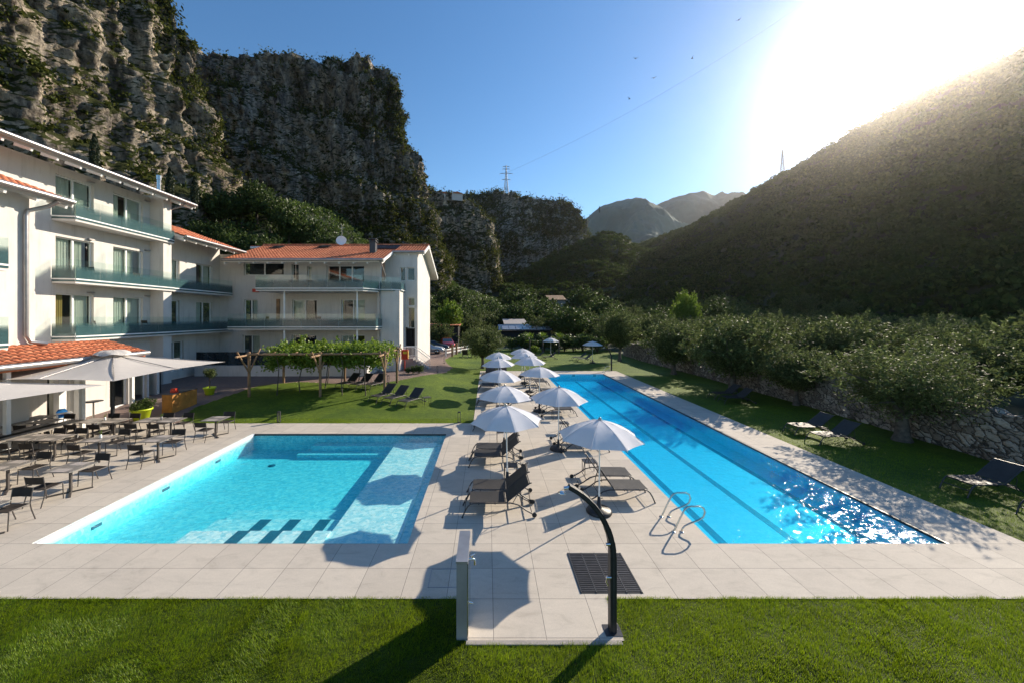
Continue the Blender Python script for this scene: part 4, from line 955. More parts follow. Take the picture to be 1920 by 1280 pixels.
rail(10.75, 35.6, 'far bent steel handrail at the right end corner of the lap pool')
# --- path lights
def bollard(px, py, label, h=.5):
    x, y, z = G(px, py); b = MB(); b.box(-.07, .07, -.05, .05, 0, .05); 
    bs = b.mesh('base', M['darkmetal']); b = MB(); b.box(-.07, -.05, -.05, .05, .05, h); b.box(.05, .07, -.05, .05, .05, h); st_ = b.mesh('upright', M['darkmetal'])
    b = MB(); b.box(-.07, .07, -.05, .05, h, h + .05); hd = b.mesh('lamp_head', M['darkmetal']); inst('path_light', [('base', bs, []), ('upright', st_, []), ('lamp_head', hd, [])], (x, y, z), label, 'path light', 'small dark path lights')
bollard(523, 791, 'small path light at the lawn edge behind the left pool'); bollard(861, 792, 'small path light at the lawn corner beside the left lounger row'); bollard(820, 697, 'short path light beside the brick path near the stairs')
bollard(833, 681, 'path light on the lawn near the parked silver car', .95); bollard(728, 717, 'path light behind the right end of the pergola')
# --- fire hose box
b = MB(); b.box(-.3, .3, -.12, .12, 1.0, 1.85); bx = b.mesh('box', M['red']); b = MB(); b.box(.301, .306, -.09, .09, 1.1, 1.75); b.box(-.12, .2, -.126, -.121, 1.5, 1.7); sg = b.mesh('sign_plate', M['yellow'])
b = MB(); b.tube([(0, 0, 0), (0, 0, 1)], .05, 8); x, y, z = G(757, 694); inst('fire_hose_box', [('box', bx, [('sign_plate', sg)]), ('stand', b.mesh('stand', M['red']), [])], (-7.35, 33.9, .45), 'red fire hose cabinet with yellow sign at the white building corner', 'hose cabinet')
# --- storage boxes at the far end of the left row
for i, (px, l) in enumerate([(920, 'purple grey storage box behind the left parasols, left one'), (940, 'dark grey storage box behind the left parasols, right one')]):
    x = P(px, 35.9); b = MB(); b.box(-.48, .48, -.35, .35, 0, .62); b2 = MB(); b2.box(-.5, .5, -.37, .37, .62, .68)
    inst('storage_box', [('body', b.mesh('body', M['darkmetal']), []), ('lid', b2.mesh('lid', M['gutter' if i else 'darkmetal']), [])], (x, 35.9, .012), l, 'storage box', 'storage boxes by the parasols')
# --- cars behind the hotel
def k_car(paint):
    prof = [(-2.2, .35), (-2.25, .62), (-2.12, .92), (-1.75, 1.02), (-1.2, 1.36), (-.5, 1.46), (.2, 1.42), (1.0, .98), (1.9, .84), (2.2, .62), (2.24, .40), (2.1, .25), (-2.1, .25)]
    def ring(w, k): return [(p[0] * k[0], w * (1 if p[1] < 1.0 else .84), p[1]) for p in prof]
    b = MB(); n = len(prof); ws = [-.88, -.80, 0, .80, .88]; vs = []
    for q, w in enumerate(ws):
        e = .965 if q in (0, 4) else 1
        for p in prof:
            ww = w * (1 if p[1] < 1.05 else .80); vs.append((p[0] * e, ww, p[1] * (1 if q not in (0, 4) or p[1] < .9 else .985)))
    fs = [(q * n + i, q * n + (i + 1) % n, (q + 1) * n + (i + 1) % n, (q + 1) * n + i) for q in range(4) for i in range(n)] + [tuple(range(n))[::-1], tuple(range(4 * n, 5 * n))]
    b.add(vs, fs, True); body = b.mesh('body', paint); kit = [('body', body, [])]
    b = MB()
    for s in (-1, 1):
        b.add([(x, s * y, z) for x, y, z in ((-1.5, .835, 1.03), (.85, .835, 1.0), (.15, .722, 1.36), (-.5, .722, 1.40), (-1.15, .722, 1.31))], [(0, 1, 2, 3, 4) if s < 0 else (4, 3, 2, 1, 0)])
    b.add([(.22, -.66, 1.43), (.22, .66, 1.43), (1.02, .74, 1.0), (1.02, -.74, 1.0)], [(3, 2, 1, 0)]); kit.append(('windows', b.mesh('windows', M['glassdark']), []))
    b = MB(); b.lathe([(0, -.1), (.29, -.1), (.325, -.07), (.325, .07), (.29, .1), (0, .1)], (0, 0, 0), 22); b.v = [(p[0], p[2], p[1]) for p in b.v]; ty = b.mesh('tyre', M['rubber'])
    b = MB(); b.lathe([(0, -.112), (.20, -.112), (.21, -.09), (.21, .09), (.20, .112), (0, .112)], (0, 0, 0), 16); b.v = [(p[0], p[2], p[1]) for p in b.v]; rim = b.mesh('rim', M['steel'])
    kit.append(('WHEELS', (ty, rim), []))
    b = MB(); b.lathe([(0, -.02), (.10, -.01), (.11, .02), (0, .05)], (0, 0, 0), 12); b.v = [(p[2] + 2.14, p[0] * 1.4 + .62, p[1] * .7 + .66) for p in b.v]; h1 = b.mesh('headlight', M['chrome'])
    b.v = [(p[0], -p[1], p[2]) for p in b.v]; b.f = [f[::-1] for f in b.f]; h2_ = b.mesh('headlight', M['chrome']); kit += [('headlight', h1, []), ('headlight', h2_, [])]
    return kit
def car(paint, loc, rz, label):
    kit = k_car(paint); wh = [k for k in kit if k[0] == 'WHEELS'][0]; kit = [k for k in kit if k[0] != 'WHEELS']
    r = inst('parked_car', kit, loc, label, 'car', 'cars parked behind the hotel', rz=rz)
    for x in (-1.36, 1.36):
        for s in (-1, 1):
            t = link(bpy.data.objects.new('wheel', wh[1][0]), r); t.location = (x, s * .80, .325); link(bpy.data.objects.new('rim', wh[1][1]), t)
x, y, z = G(835, 661.5)
car(carpaint('silver_paint', (.48, .50, .53)), (x - 2.3, y - .4, gz(x, y)), R(0), 'silver car with its front out past the white building')
car(carpaint('black_paint', (.015, .02, .03)), (x - 2.0, y + 3.0, gz(x, y)), R(4), 'black car parked just behind the silver car')
car(carpaint('red_paint', (.35, .02, .015)), (x - .7, y + 8.5, gz(x, y)), R(-75), 'dark red car in the shade of the carport')
b = MB(); 
for i, (px, py) in enumerate([(848, 668), (856, 664), (864, 660)]):
    x, y, z = G(px, py); b = MB(); b.tube([(0, 0, 0), (0, 0, 1.5)], .13, 8); inst('timber_post', [('post', b.mesh('post', M['post']), [])], (x, y, z), 'thick brown timber post beside the white fence, ' + ['nearest', 'middle', 'farthest'][i] + ' of three', 'post', 'brown timber posts')
fa, fb = G(836, 668), G(905, 653); b = MB(); fk = []
fa, fb = Vector(fa), Vector(fb); fr_ = empty('white_fence', fa, 'low white two rail fence running from the cars behind the olive tree', 'fence')
for zz in (.45, .85): b = MB(); b.obox(Vector((0, 0, zz)), fb - fa + Vector((0, 0, zz)), .04, .12); b.obj('rail', M['white'], fr_)
for i in range(7): p = (fb - fa) * (i / 6); b = MB(); b.box(p.x - .06, p.x + .06, p.y - .06, p.y + .06, p.z, p.z + 1.0); b.obj('post', M['white'], fr_)
# --- sheds and roofs in the valley
def shed(px0, px1, Y, pyt, pyb, dep, wallm, roofm, label, nm='shed', over=.4, slope=.25):
    x0, x1 = P(px0, Y), P(px1, Y); zt = H + (HY - pyt) / F * Y; z0 = 0
    e = empty(nm, ((x0 + x1) / 2, Y, 0), label, 'building'); w = (x1 - x0) / 2
    b = MB(); b.box(-w + .3, w - .3, .3, dep, 0, zt - .35); b.obj('wall', wallm, e)
    b = MB(); b.extr([(-over, 0), (dep + over, slope * dep), (dep + over, slope * dep + .15), (-over, .15)], (-w, 0, zt - .2), YP, ZU, (2 * w, 0, 0)); b.obj('roof', roofm, e)
    for x in (-w + .1, 0, w - .1): b = MB(); b.tube([(x, .05, 0), (x, .05, zt - .2)], .07, 6); b.obj('post', M['post'], e)
    return e
shed(790, 862, 66, 609, 655, 5, M['dark'], M['tile'], 'dark open carport with low red edge behind the parked cars', 'carport', slope=.03)
shed(945, 990, 78, 607, 650, 8, M['dark'], M['placemat'], 'open shed with pale beige roof beyond the lawn', slope=.12)
e = shed(935, 1036, 70, 618, 650, 4, M['dark'], M['solar'], 'long dark open store with blue grey roof panels behind the hedge', 'store', slope=.22)
for i in range(7):
    x0 = P(942 + i * 13, 70) - e.location.x; b = MB(); b.extr([(0, 0), (1.15, 0), (1.15, 2.6), (0, 2.6)], (x0, -.2, H + (HY - 618) / F * 70 + .0), XP, Vector((0, .976, .215)), (0, 0, .05)); b.obj('roof_panel', M['gutter'], e)
for (a, c, Y, t, l) in ((1028, 1062, 170, 562, 'small brown roofed house far among the trees'), (1066, 1112, 175, 568, 'low grey roofed house far among the trees right of the brown one')):
    e = shed(a, c, Y, t, 590, 8, M['concrete'], M['post'] if t == 562 else M['darkmetal'], l, 'farmhouse', slope=.3)
# ------------------------------------------------------------ vegetation
rng = np.random.default_rng(7)
def leafquads(C, size, aspect=.45, up=.0, seed=1):
    r = np.random.default_rng(seed); n = len(C)
    a = r.normal(size=(n, 3)); a[:, 2] += up; a /= np.linalg.norm(a, axis=1, keepdims=True)
    b = np.cross(a, r.normal(size=(n, 3))); b /= np.linalg.norm(b, axis=1, keepdims=True)
    s = (size if np.ndim(size) else np.full(n, size)) * r.uniform(.7, 1.3, n); s = s[:, None]
    V = np.stack([C - a * s, C - b * s * aspect, C + a * s, C + b * s * aspect], 1).reshape(-1, 3)
    return V, np.arange(4 * n).reshape(n, 4)
def crownpts(nblob, per, rad, seed, shell=.55, blob=.38, flat=.8, droop=0):
    """leaf centres in lumps spread over an ellipsoid crown of radius rad centred on the origin"""
    r = np.random.default_rng(seed); out = []
    for k in range(nblob):
        d = r.normal(size=3); d /= np.linalg.norm(d); q = r.uniform(shell, 1) if k > nblob // 5 else r.uniform(0, shell)
        if d[2] < -.3: q *= .8
        c = d * q * np.array([1, 1, flat]) * rad * (1 - blob * .8)
        br = rad * blob * r.uniform(.55, 1.15)
        p = r.normal(size=(per, 3)); p /= np.linalg.norm(p, axis=1, keepdims=True)
        p = p * (r.uniform(.25, 1, (per, 1)) ** .6) * br * np.array([1, 1, .8])
        out.append(c + p)
    return np.concatenate(out)
def shoots(n, rad, flat, seed, L=.9, k=24):
    r = np.random.default_rng(seed + 900); d = r.normal(size=(n, 3)); d[:, 2] = np.abs(d[:, 2]) - .25; d /= np.linalg.norm(d, axis=1, keepdims=True)
    s = d * np.array([1, 1, flat]) * rad * r.uniform(.78, .95, (n, 1)); g = d * 1.0 + np.array([0, 0, .35]) + r.normal(size=(n, 3)) * .3; g *= L * r.uniform(.4, 1, (n, 1))
    t = r.uniform(0, 1, (n, k, 1)); return (s[:, None, :] + g[:, None, :] * t + r.normal(size=(n, k, 3)) * .07 * (1.3 - t)).reshape(-1, 3)
def trunkmesh(h, rad, cr, seed, limbs=6, lean=.1, mat=None):
    r = random.Random(seed); b = MB(); pts = [(0, 0, -.05)]; x = y = 0
    for i in range(1, 6):
        x += r.uniform(-lean, lean) * h / 4; y += r.uniform(-lean, lean) * h / 4; pts.append((x, y, h * i / 5))
    b.tube(pts, [rad * 1.45, rad * 1.0, rad * .9, rad * .85, rad * .75, rad * .6], 9)
    for k in range(limbs):
        a = 2 * math.pi * (k + r.uniform(-.3, .3)) / limbs; s = Vector(pts[-2 if k % 2 else -1]); e = s + Vector((math.cos(a) * cr * .6, math.sin(a) * cr * .6, cr * r.uniform(.3, .85)))
        m = s.lerp(e, .5) + Vector((r.uniform(-.2, .2), r.uniform(-.2, .2), .15 * cr)); b.tube([s, m, e], [rad * .5, rad * .3, rad * .08], 6)
    return b.mesh('trunk', mat or M['bark'])
def treekit(rad, trunk_h, tr, seed, nblob, per, leaf, mat, flat=.8, aspect=.4, blob=.36, shell=.55):
    C = np.concatenate([crownpts(nblob, per, rad, seed, shell, blob, flat), shoots(nblob * 2, rad, flat, seed, rad * .19)]); C[:, 2] += trunk_h + rad * flat * .75
    C = C[C[:, 2] > trunk_h * .45]
    V, Fc = leafquads(C, leaf, aspect, .2, seed)
    return [('trunk', trunkmesh(trunk_h + .2, tr, rad, seed), []), ('crown', npmesh('crown', V, Fc, mat), [])]
OL = [treekit(3.1, 1.2, .26, 11, 80, 250, .085, M['olive'], .72, aspect=.28), treekit(3.0, 1.3, .22, 12, 80, 260, .10, M['olive'], .75), treekit(3.1, 1.1, .24, 13, 85, 240, .105, M['olive'], .8)]
OF = [treekit(3.0, 1.3, .22, 21, 60, 120, .16, M['olive'], .78), treekit(3.0, 1.2, .22, 22, 55, 120, .16, M['olive'], .7)]
BT = [treekit(3.2, 2.0, .2, 31, 60, 130, .20, M['tree'], .95), treekit(3.2, 1.8, .2, 32, 50, 130, .20, M['tree'], .85)]
BR = treekit(3.0, 1.6, .18, 35, 60, 140, .18, M['brightleaf'], .95)
def putree(kit, px, py_base, Y, width, label, cat='tree', group=None, z=None, rz=None, hs=1.0, base_rad=3.1, dx=0):
    x = P(px, Y) + dx; zz = z if z is not None else gz(x, Y) if Y < 62 else 0; s = width / (2 * base_rad)
    nm = {'olive tree': 'olive_tree', 'tree': 'tree', 'shrub': 'shrub'}.get(cat, 'tree')
    return inst(nm, kit, (x, Y, zz), label, cat, group, rz=rz if rz is not None else px * .37, scale=(s, s, s * hs))
GO = 'olive trees around the pools'
x, y, z = G(905, 690); inst('olive_tree', OL[1], (x, y, z), 'olive tree with dark trunk standing alone on the lawn left of the parasols', 'olive tree', GO, rz=1.0, scale=(.80, .80, .82))
inst('olive_tree', OL[0], (17.5, 16.1, 0), 'big dense olive tree before the stone wall at the right, trunk fully visible', 'olive tree', GO, rz=.4, scale=(1.0, 1.0, .82))
inst('olive_tree', OL[2], (17.2, 26.8, 0), 'broad rounded olive tree rising before the wall in the middle right', 'olive tree', GO, rz=2.1, scale=(1.06, 1.06, .98))
inst('olive_tree', OL[1], (18.3, 22.6, 0), 'low spreading olive tree between the two large ones at the wall', 'olive tree', GO, rz=4.1, scale=(.70, .70, .66))
inst('olive_tree', OL[2], (17.0, 34.8, 0), 'olive tree before the wall beside the middle of the lap pool', 'olive tree', GO, rz=.9, scale=(.9, .9, .92))
inst('olive_tree', OL[1], (15.6, 45.0, 0), 'tall round dark olive tree by the wall beyond the far end of the lap pool', 'olive tree', GO, rz=3.1, scale=(.80, .80, 1.15))
# grove behind the wall: staggered rows
rr = random.Random(5); grove = []
for row, (X0, n) in enumerate([(24.5, 8), (32.5, 8), (41.0, 8), (50.0, 8), (60.0, 8), (72, 8)]):
    for k in range(n): grove.append((X0 + rr.uniform(-1.2, 1.2), 11 + k * (7.6 + row * .45) + rr.uniform(-1.2, 1.2) + row * 2, row))
for i, (x, y, row) in enumerate(grove):
    k = sum(1 for g in grove[:i] if g[2] == row)
    inst('olive_tree', (OL + OF)[i % 5] if row < 2 else OF[i % 2], (x, y, .0), 'grove olive tree behind the stone wall, %s row back, %s from the near end' % (ordn(row), ordn(k)), 'olive tree', 'olive trees of the grove behind the wall', rz=i * 1.3, scale=(rr.uniform(.9, 1.15),) * 2 + (rr.uniform(.86, 1.06),))
# valley trees between the lawn and the hills
val = []
for row, (Y, h0, n, a, c) in enumerate([(64, 1.0, 5, 1045, 1330), (75, 1.2, 9, 1000, 1420), (88, 1.3, 13, 830, 1480), (104, 1.5, 14, 812, 1600), (124, 1.8, 15, 810, 1700), (150, 2.2, 15, 812, 1750)]):
    for k in range(n): val.append((a + (c - a) * (k + rr.uniform(.2, .8)) / n, Y + rr.uniform(-4, 4), h0 * rr.uniform(.85, 1.15), row))
def talus(x, y):
    return 42 * sm((y - 58) / 75) * sm((-x - 10) / 60) + 20 * sm((y - 115) / 110) * sm((50 - x) / 75)
for i, (px, Y, s, row) in enumerate(val):
    x = P(px, Y); k = sum(1 for g in val[:i] if g[3] == row)
    kit = [BT[0], OF[0], BT[1], OF[1]][i % 4]
    inst('tree', kit, (x, Y, talus(x, Y) - .1), 'bushy valley tree beyond the lawn, %s belt back, %s from the left' % (ordn(row), ordn(k)), 'tree', 'valley trees beyond the lawn', rz=i * 2.1, scale=(s, s, s * .9))
x, Y = P(843, 70), 70; inst('tree', BR, (x, Y, talus(x, Y)), 'bright yellow green tree behind the carport', 'tree', rz=1, scale=(.85, .85, 1.25))
x, Y = P(1286, 62), 62; inst('tree', BR, (x, Y, 0), 'tall bright green tree sticking up above the grove in the middle right', 'tree', rz=2, scale=(.72, .72, 1.42))
for i, (px, Y, w) in enumerate([(826, 62, 5), (812, 78, 7), (818, 92, 8), (880, 75, 7), (905, 86, 8), (870, 96, 9), (935, 92, 8), (960, 98, 8)]):
    x = P(px, Y); inst('olive_tree', OF[i % 2], (x, Y, talus(x, Y) - .1), 'grey olive tree on the slope behind the cars, %s from the front' % ordn(i), 'olive tree', 'olive trees behind the cars', rz=i, scale=(w / 6.2, w / 6.2, w / 6.4))
# wood at the foot of the cliff behind the hotel
wood = []
for row, (Y, n) in enumerate([(62, 7), (76, 9), (92, 10), (108, 10)]):
    for k in range(n): wood.append((345 + 290 * (k + rr.uniform(.2, .8)) / n, Y + rr.uniform(-4, 4), row))
for i, (px, Y, row) in enumerate(wood):
    x = P(px, Y); k = sum(1 for g in wood[:i] if g[2] == row); s = rr.uniform(1.3, 1.7)
    inst('tree', BT[i % 2], (x, Y, talus(x, Y) - .2), 'dark broadleaf tree at the cliff foot, %s row up, %s from the left' % (ordn(row), ordn(k)), 'tree', 'trees at the cliff foot behind the hotel', rz=i * 1.7, scale=(s, s, s * rr.uniform(.9, 1.15)))
def k_cyp(seed):
    r = np.random.default_rng(seed); n = 2200; z = r.uniform(0, 1, n); a = r.uniform(0, 6.283, n); q = .75 * np.sin(np.pi * np.clip(z * .9 + .1, 0, 1)) ** .7 * r.uniform(.6, 1.1, n)
    C = np.stack([q * np.cos(a), q * np.sin(a), .4 + z * 7.5], 1); V, Fc = leafquads(C, .20, .4, 1.5, seed); b = MB(); b.tube([(0, 0, -.1), (0, 0, 5)], [.14, .04], 6)
    return [('trunk', b.mesh('trunk', M['bark']), []), ('crown', npmesh('crown', V, Fc, M['cypress']), [])]
CY = k_cyp(4)
for i, (px, py, Y) in enumerate([(177, 313, 74), (318, 372, 80), (365, 385, 84)]):
    x, y, z = P(px, Y, py); inst('cypress', CY, (x, Y, z - 1.5), 'slender dark cypress growing at the cliff foot above the hotel, %s from the left' % ordn(i), 'cypress', 'cypresses at the cliff foot', scale=(1, 1, 1.0))
# hedge and shrubs at the lawn end, plants, planters, pergola
def shrubkit(seed, rad, n, leaf, mat, flat=.9):
    C = crownpts(14, n // 14, rad, seed, .3, .5, flat); C[:, 2] += rad * flat * .8; C = C[C[:, 2] > .02]; V, Fc = leafquads(C, leaf, .45, .3, seed)
    b = MB(); r = random.Random(seed)
    for k in range(5): b.tube([(0, 0, -.03), (r.uniform(-.4, .4) * rad, r.uniform(-.4, .4) * rad, rad)], [.03, .01], 5)
    return [('stem', b.mesh('stem', M['bark']), []), ('leaves', npmesh('leaves', V, Fc, mat), [])]
SH = [shrubkit(41, 1.0, 1500, .08, M['tree']), shrubkit(42, 1.0, 1400, .09, M['brightleaf'])]
for i, (px, Y, w, m) in enumerate([(985, 60, 2.4, 0), (1000, 58, 1.7, 0), (1020, 59, 2.2, 0), (1040, 57, 2.0, 0), (1058, 58, 2.3, 0), (1075, 57, 2.0, 0), (1092, 58, 2.4, 0), (1004, 54, 1.0, 1), (1120, 56, 2.2, 0), (960, 60, 1.8, 0)]):
    inst('shrub', SH[m], (P(px, Y), Y, 0), 'dark leafy hedge shrub at the lawn end, %s from the left' % ordn(sorted([985, 1000, 1020, 1040, 1058, 1075, 1092, 1004, 1120, 960]).index(px)), 'shrub', 'shrubs of the end hedge', rz=i, scale=(w, w, w * .85))
def k_palm(seed):
    r = random.Random(seed); b = MB(); b.tube([(0, 0, 0), (.05, 0, 1.2), (0, .05, 2.2)], [.16, .13, .12], 8); t = b.mesh('trunk', M['bark']); b = MB()
    for k in range(26):
        a = r.uniform(0, 6.28); el = r.uniform(-.2, 1.2); L = r.uniform(.9, 1.3); d = Vector((math.cos(a) * math.cos(el), math.sin(a) * math.cos(el), math.sin(el))); e = Vector((0, 0, 2.2)) + d * .5; s = d.cross(ZU).normalized()
        for j in range(-5, 6):
            q = (d + s * j * .22).normalized(); tip = e + q * (L - abs(j) * .06) * .8 + Vector((0, 0, -.12 * L * (1.5 - math.sin(el)))); w = q.cross(ZU).normalized() * .03
            b.add([e, (e + tip) / 2 + w, tip, (e + tip) / 2 - w], [(0, 1, 2, 3)])
    return [('trunk', t, []), ('crown', b.mesh('crown', M['brightleaf']), [])]
KPm = k_palm(3)
for i, (px, Y) in enumerate([(993, 54), (1018, 56), (1048, 55)]):
    inst('fan_palm', KPm, (P(px, Y), Y, 0), 'small fan palm in front of the end hedge, %s from the left' % ordn(i), 'palm', 'fan palms before the hedge', rz=i * 2, scale=.9)
for i, px in enumerate((765, 775, 786)):
    x, y, z = G(px, 700); inst('shrub', SH[0], (x, y, z), 'low dark plant at the white corner near the stairs, %s from left' % ordn(i), 'plant', 'plants by the stairs', rz=i, scale=.42 + .08 * i)
SHd = shrubkit(45, .62, 2600, .05, M['tree'], .55)
x, y, z, pot = planter(265, 787, 1, '', 0)
inst('flower_pot', [('pot', pot, []), ('plant', SHd[1][1], [])], (x, y, z), 'lime green round pot with a bushy plant on the sunny terrace', 'planter', 'lime green planters')
r_ = bpy.data.objects['flower_pot']; [setattr(c, 'location', (0, 0, .48)) for c in r_.children if c.name.startswith('plant')]
x, y, z, pot = planter(393, 739, 1, '', 1); C = crownpts(14, 130, .62, 46, .3, .5, .9); C[:, 2] += 1.75; V, Fc = leafquads(C, .06, .4, .2, 3)
b = MB(); b.tube([(0, 0, .4), (.02, 0, 1.0), (0, 0, 1.6)], .04, 6)
inst('potted_tree', [('pot', pot, []), ('trunk', b.mesh('trunk', M['bark']), []), ('crown', npmesh('crown', V, Fc, M['olive']), [])], (x, y, z), 'small olive tree in a lime green pot in the hotel shade', 'planter', 'lime green planters', scale=.78)
# pergola
pg = empty('pergola', (-10.5, 25, .4), 'round timber pergola with V braces on the lawn before the hotel', 'pergola')
def pgo(b, n): o = b.obj(n, M['post'], pg); o.matrix_parent_inverse = Matrix.Translation((10.5, -25, -.4)); return o
front = [(-14.75, 23.6), (-10.35, 23.6), (-6.5, 24.1)]; back = [(-14.75, 27.6), (-10.4, 27.8), (-6.55, 27.6)]
for (x, y) in front + back:
    z = gz(x, y); b = MB(); b.tube([(x, y, z - .05), (x, y, 3.05)], .085, 8); pgo(b, 'post')
for (x, y) in front + back[2:]:
    for s in (-1, 1): b = MB(); b.tube([(x, y, 1.75), (x, y + s * 1.15, 3.15)], .05, 7); pgo(b, 'brace')
    b = MB(); b.tube([(x, y - 1.25, 2.85), (x, y + .9, 2.85)], .06, 7); pgo(b, 'cross_beam')
for row in (front, back): b = MB(); b.tube([(row[0][0] - .1, row[0][1] - .14, 2.90), (row[2][0] + .2, row[2][1] - .14, 2.90)], .07, 8); pgo(b, 'beam')
for x in (-13.3, -11.9, -9.1, -7.9): b = MB(); b.tube([(x, 23.7, 2.99), (x, 27.7, 2.99)], .04, 7); pgo(b, 'cross_beam')
r2 = np.random.default_rng(90); Cs = []
for k in range(460):
    x = r2.uniform(-14.1, -6.9); y = r2.uniform(23.95, 27.9); z = r2.uniform(2.1, 2.95) if y < 24.8 else r2.uniform(2.2, 3.1)
    if r2.uniform() < .35: z = 2.95
    p = r2.normal(size=(55, 3)) * np.array([.30, .22, .18]); Cs.append(np.array([x, y, z]) + p)
for k in range(22):                                        # shoots sticking up
    x = r2.uniform(-14, -7); y = r2.uniform(24, 27.8); t = r2.uniform(0, 1, (30, 1)); Cs.append(np.array([x, y, 3.0]) + t * np.array([r2.uniform(-.3, .3), 0, r2.uniform(.4, 1.0)]) + r2.normal(size=(30, 3)) * .07)
C = np.concatenate(Cs); V, Fc = leafquads(C, .085, .8, .3, 91)
vn_ = empty('grapevine', (-10.5, 25.5, .4), 'leafy grapevine covering the timber pergola', 'vine'); o = nobj('leaves', V + [10.5, -25.5, -.4], Fc, M['brightleaf'], vn_)
for i, (x, y) in enumerate([(-13.2, 23.9), (-12.1, 24.6), (-10.9, 25.6), (-9.1, 23.9), (-7.6, 23.8), (-8.9, 26.4), (-11.4, 27.2)]):
    z = gz(x, y); b = MB(); q = random.Random(i); b.tube([(x, y, z), (x + q.uniform(-.1, .1), y, 1.1), (x + q.uniform(-.15, .15), y + .1, 2.0), (x + q.uniform(-.3, .3), y, 2.8)], [.035, .03, .028, .015], 6)
    b.v = [(p[0] + 10.5, p[1] - 25.5, p[2] - .4) for p in b.v]; b.obj('stem', M['bark'], vn_)
# stone wall
def stone_wall():
    n = 420; y = np.linspace(5.5, 52, n); x0 = 18.5 + .5 * vn(y * .09, y * 0, y * 0, 3); top = 1.85 + .12 * vn(y * .6, y * 0, y * 0, 5) + .07 * vn(y * 3.0, y * 0, y * 0, 6)
    prof = []
    for t in np.linspace(0, 1, 26): prof.append((x0 - .0 + .10 * t + .05 * vn(y * 3.2, y * 0 + t * 6.4, y * 0, 8) + .03 * vn(y * 8, y * 0 + t * 16, y * 0, 9), y, top * t - .03 * (t < .01)))
    for t in (.25, .5, .75, 1): prof.append((x0 + .1 + .5 * t, y, top + .05 * vn(y * 5, y * 0 + t * 9, y * 0, 12)))
    for t in (.6, 0): prof.append((x0 + .65 + 0 * y, y, top * t))
    V = np.stack([np.stack(p, 1) for p in prof], 0).reshape(-1, 3); nobj('stone_wall', V, gridfaces(len(prof), n), M['stone'], smooth=True, label='long rough rubble stone wall behind the right lawn', cat='wall')
stone_wall()
# ------------------------------------------------------------ grass blades near the camera (uncountable)
def blades():
    r = np.random.default_rng(3); n = 300000
    x = r.uniform(-9.5, 11.5, n); y = r.uniform(4.6, DY0 + .03, n)
    k = ~((x > -.34) & (x < 2.17) & (y > 6.06)); x, y = x[k], y[k]
    n2 = 9000; xe = r.uniform(-12, 12, n2); ye = DY0 + r.uniform(-.05, .035, n2); ke = ~((xe > -.36) & (xe < 2.2)); x = np.concatenate([x, xe[ke]]); y = np.concatenate([y, ye[ke]])
    n3 = 26000; x3 = r.uniform(12.38, 17, n3); y3 = 8.5 + 14 * r.uniform(0, 1, n3) ** 1.5; x = np.concatenate([x, x3]); y = np.concatenate([y, y3])
    n4 = 16000; x4 = r.uniform(-15, -.7, n4); y4 = DY1 + .9 * r.uniform(0, 1, n4) ** 2 - .03; x = np.concatenate([x, x4]); y = np.concatenate([y, y4])
    m = len(x); clump = fbm(x * 2.2, y * 2.2, x * 0, 3, 5)
    h = r.uniform(.022, .052, m) * (1 + .5 * clump + .45 * vn(x * 9, y * 9, x * 0, 8)); a = 3.0 * vn(x * 1.1, y * 1.1, x * 0, 31) + r.uniform(-1.6, 1.6, m); ln = r.uniform(.2, .9, m) * h
    dx, dy = np.cos(a), np.sin(a); w = .0032 + .0012 * (y > 12)
    b0 = np.stack([x - dy * w, y + dx * w, x * 0 - .004], 1); b1 = np.stack([x + dy * w, y - dx * w, x * 0 - .004], 1)
    t = np.stack([x + dx * ln, y + dy * ln, h], 1)
    V = np.stack([b0, b1, t], 1).reshape(-1, 3); nobj('lawn_grass', V, np.arange(3 * m).reshape(m, 3), M['blade'], kind='stuff')
blades()
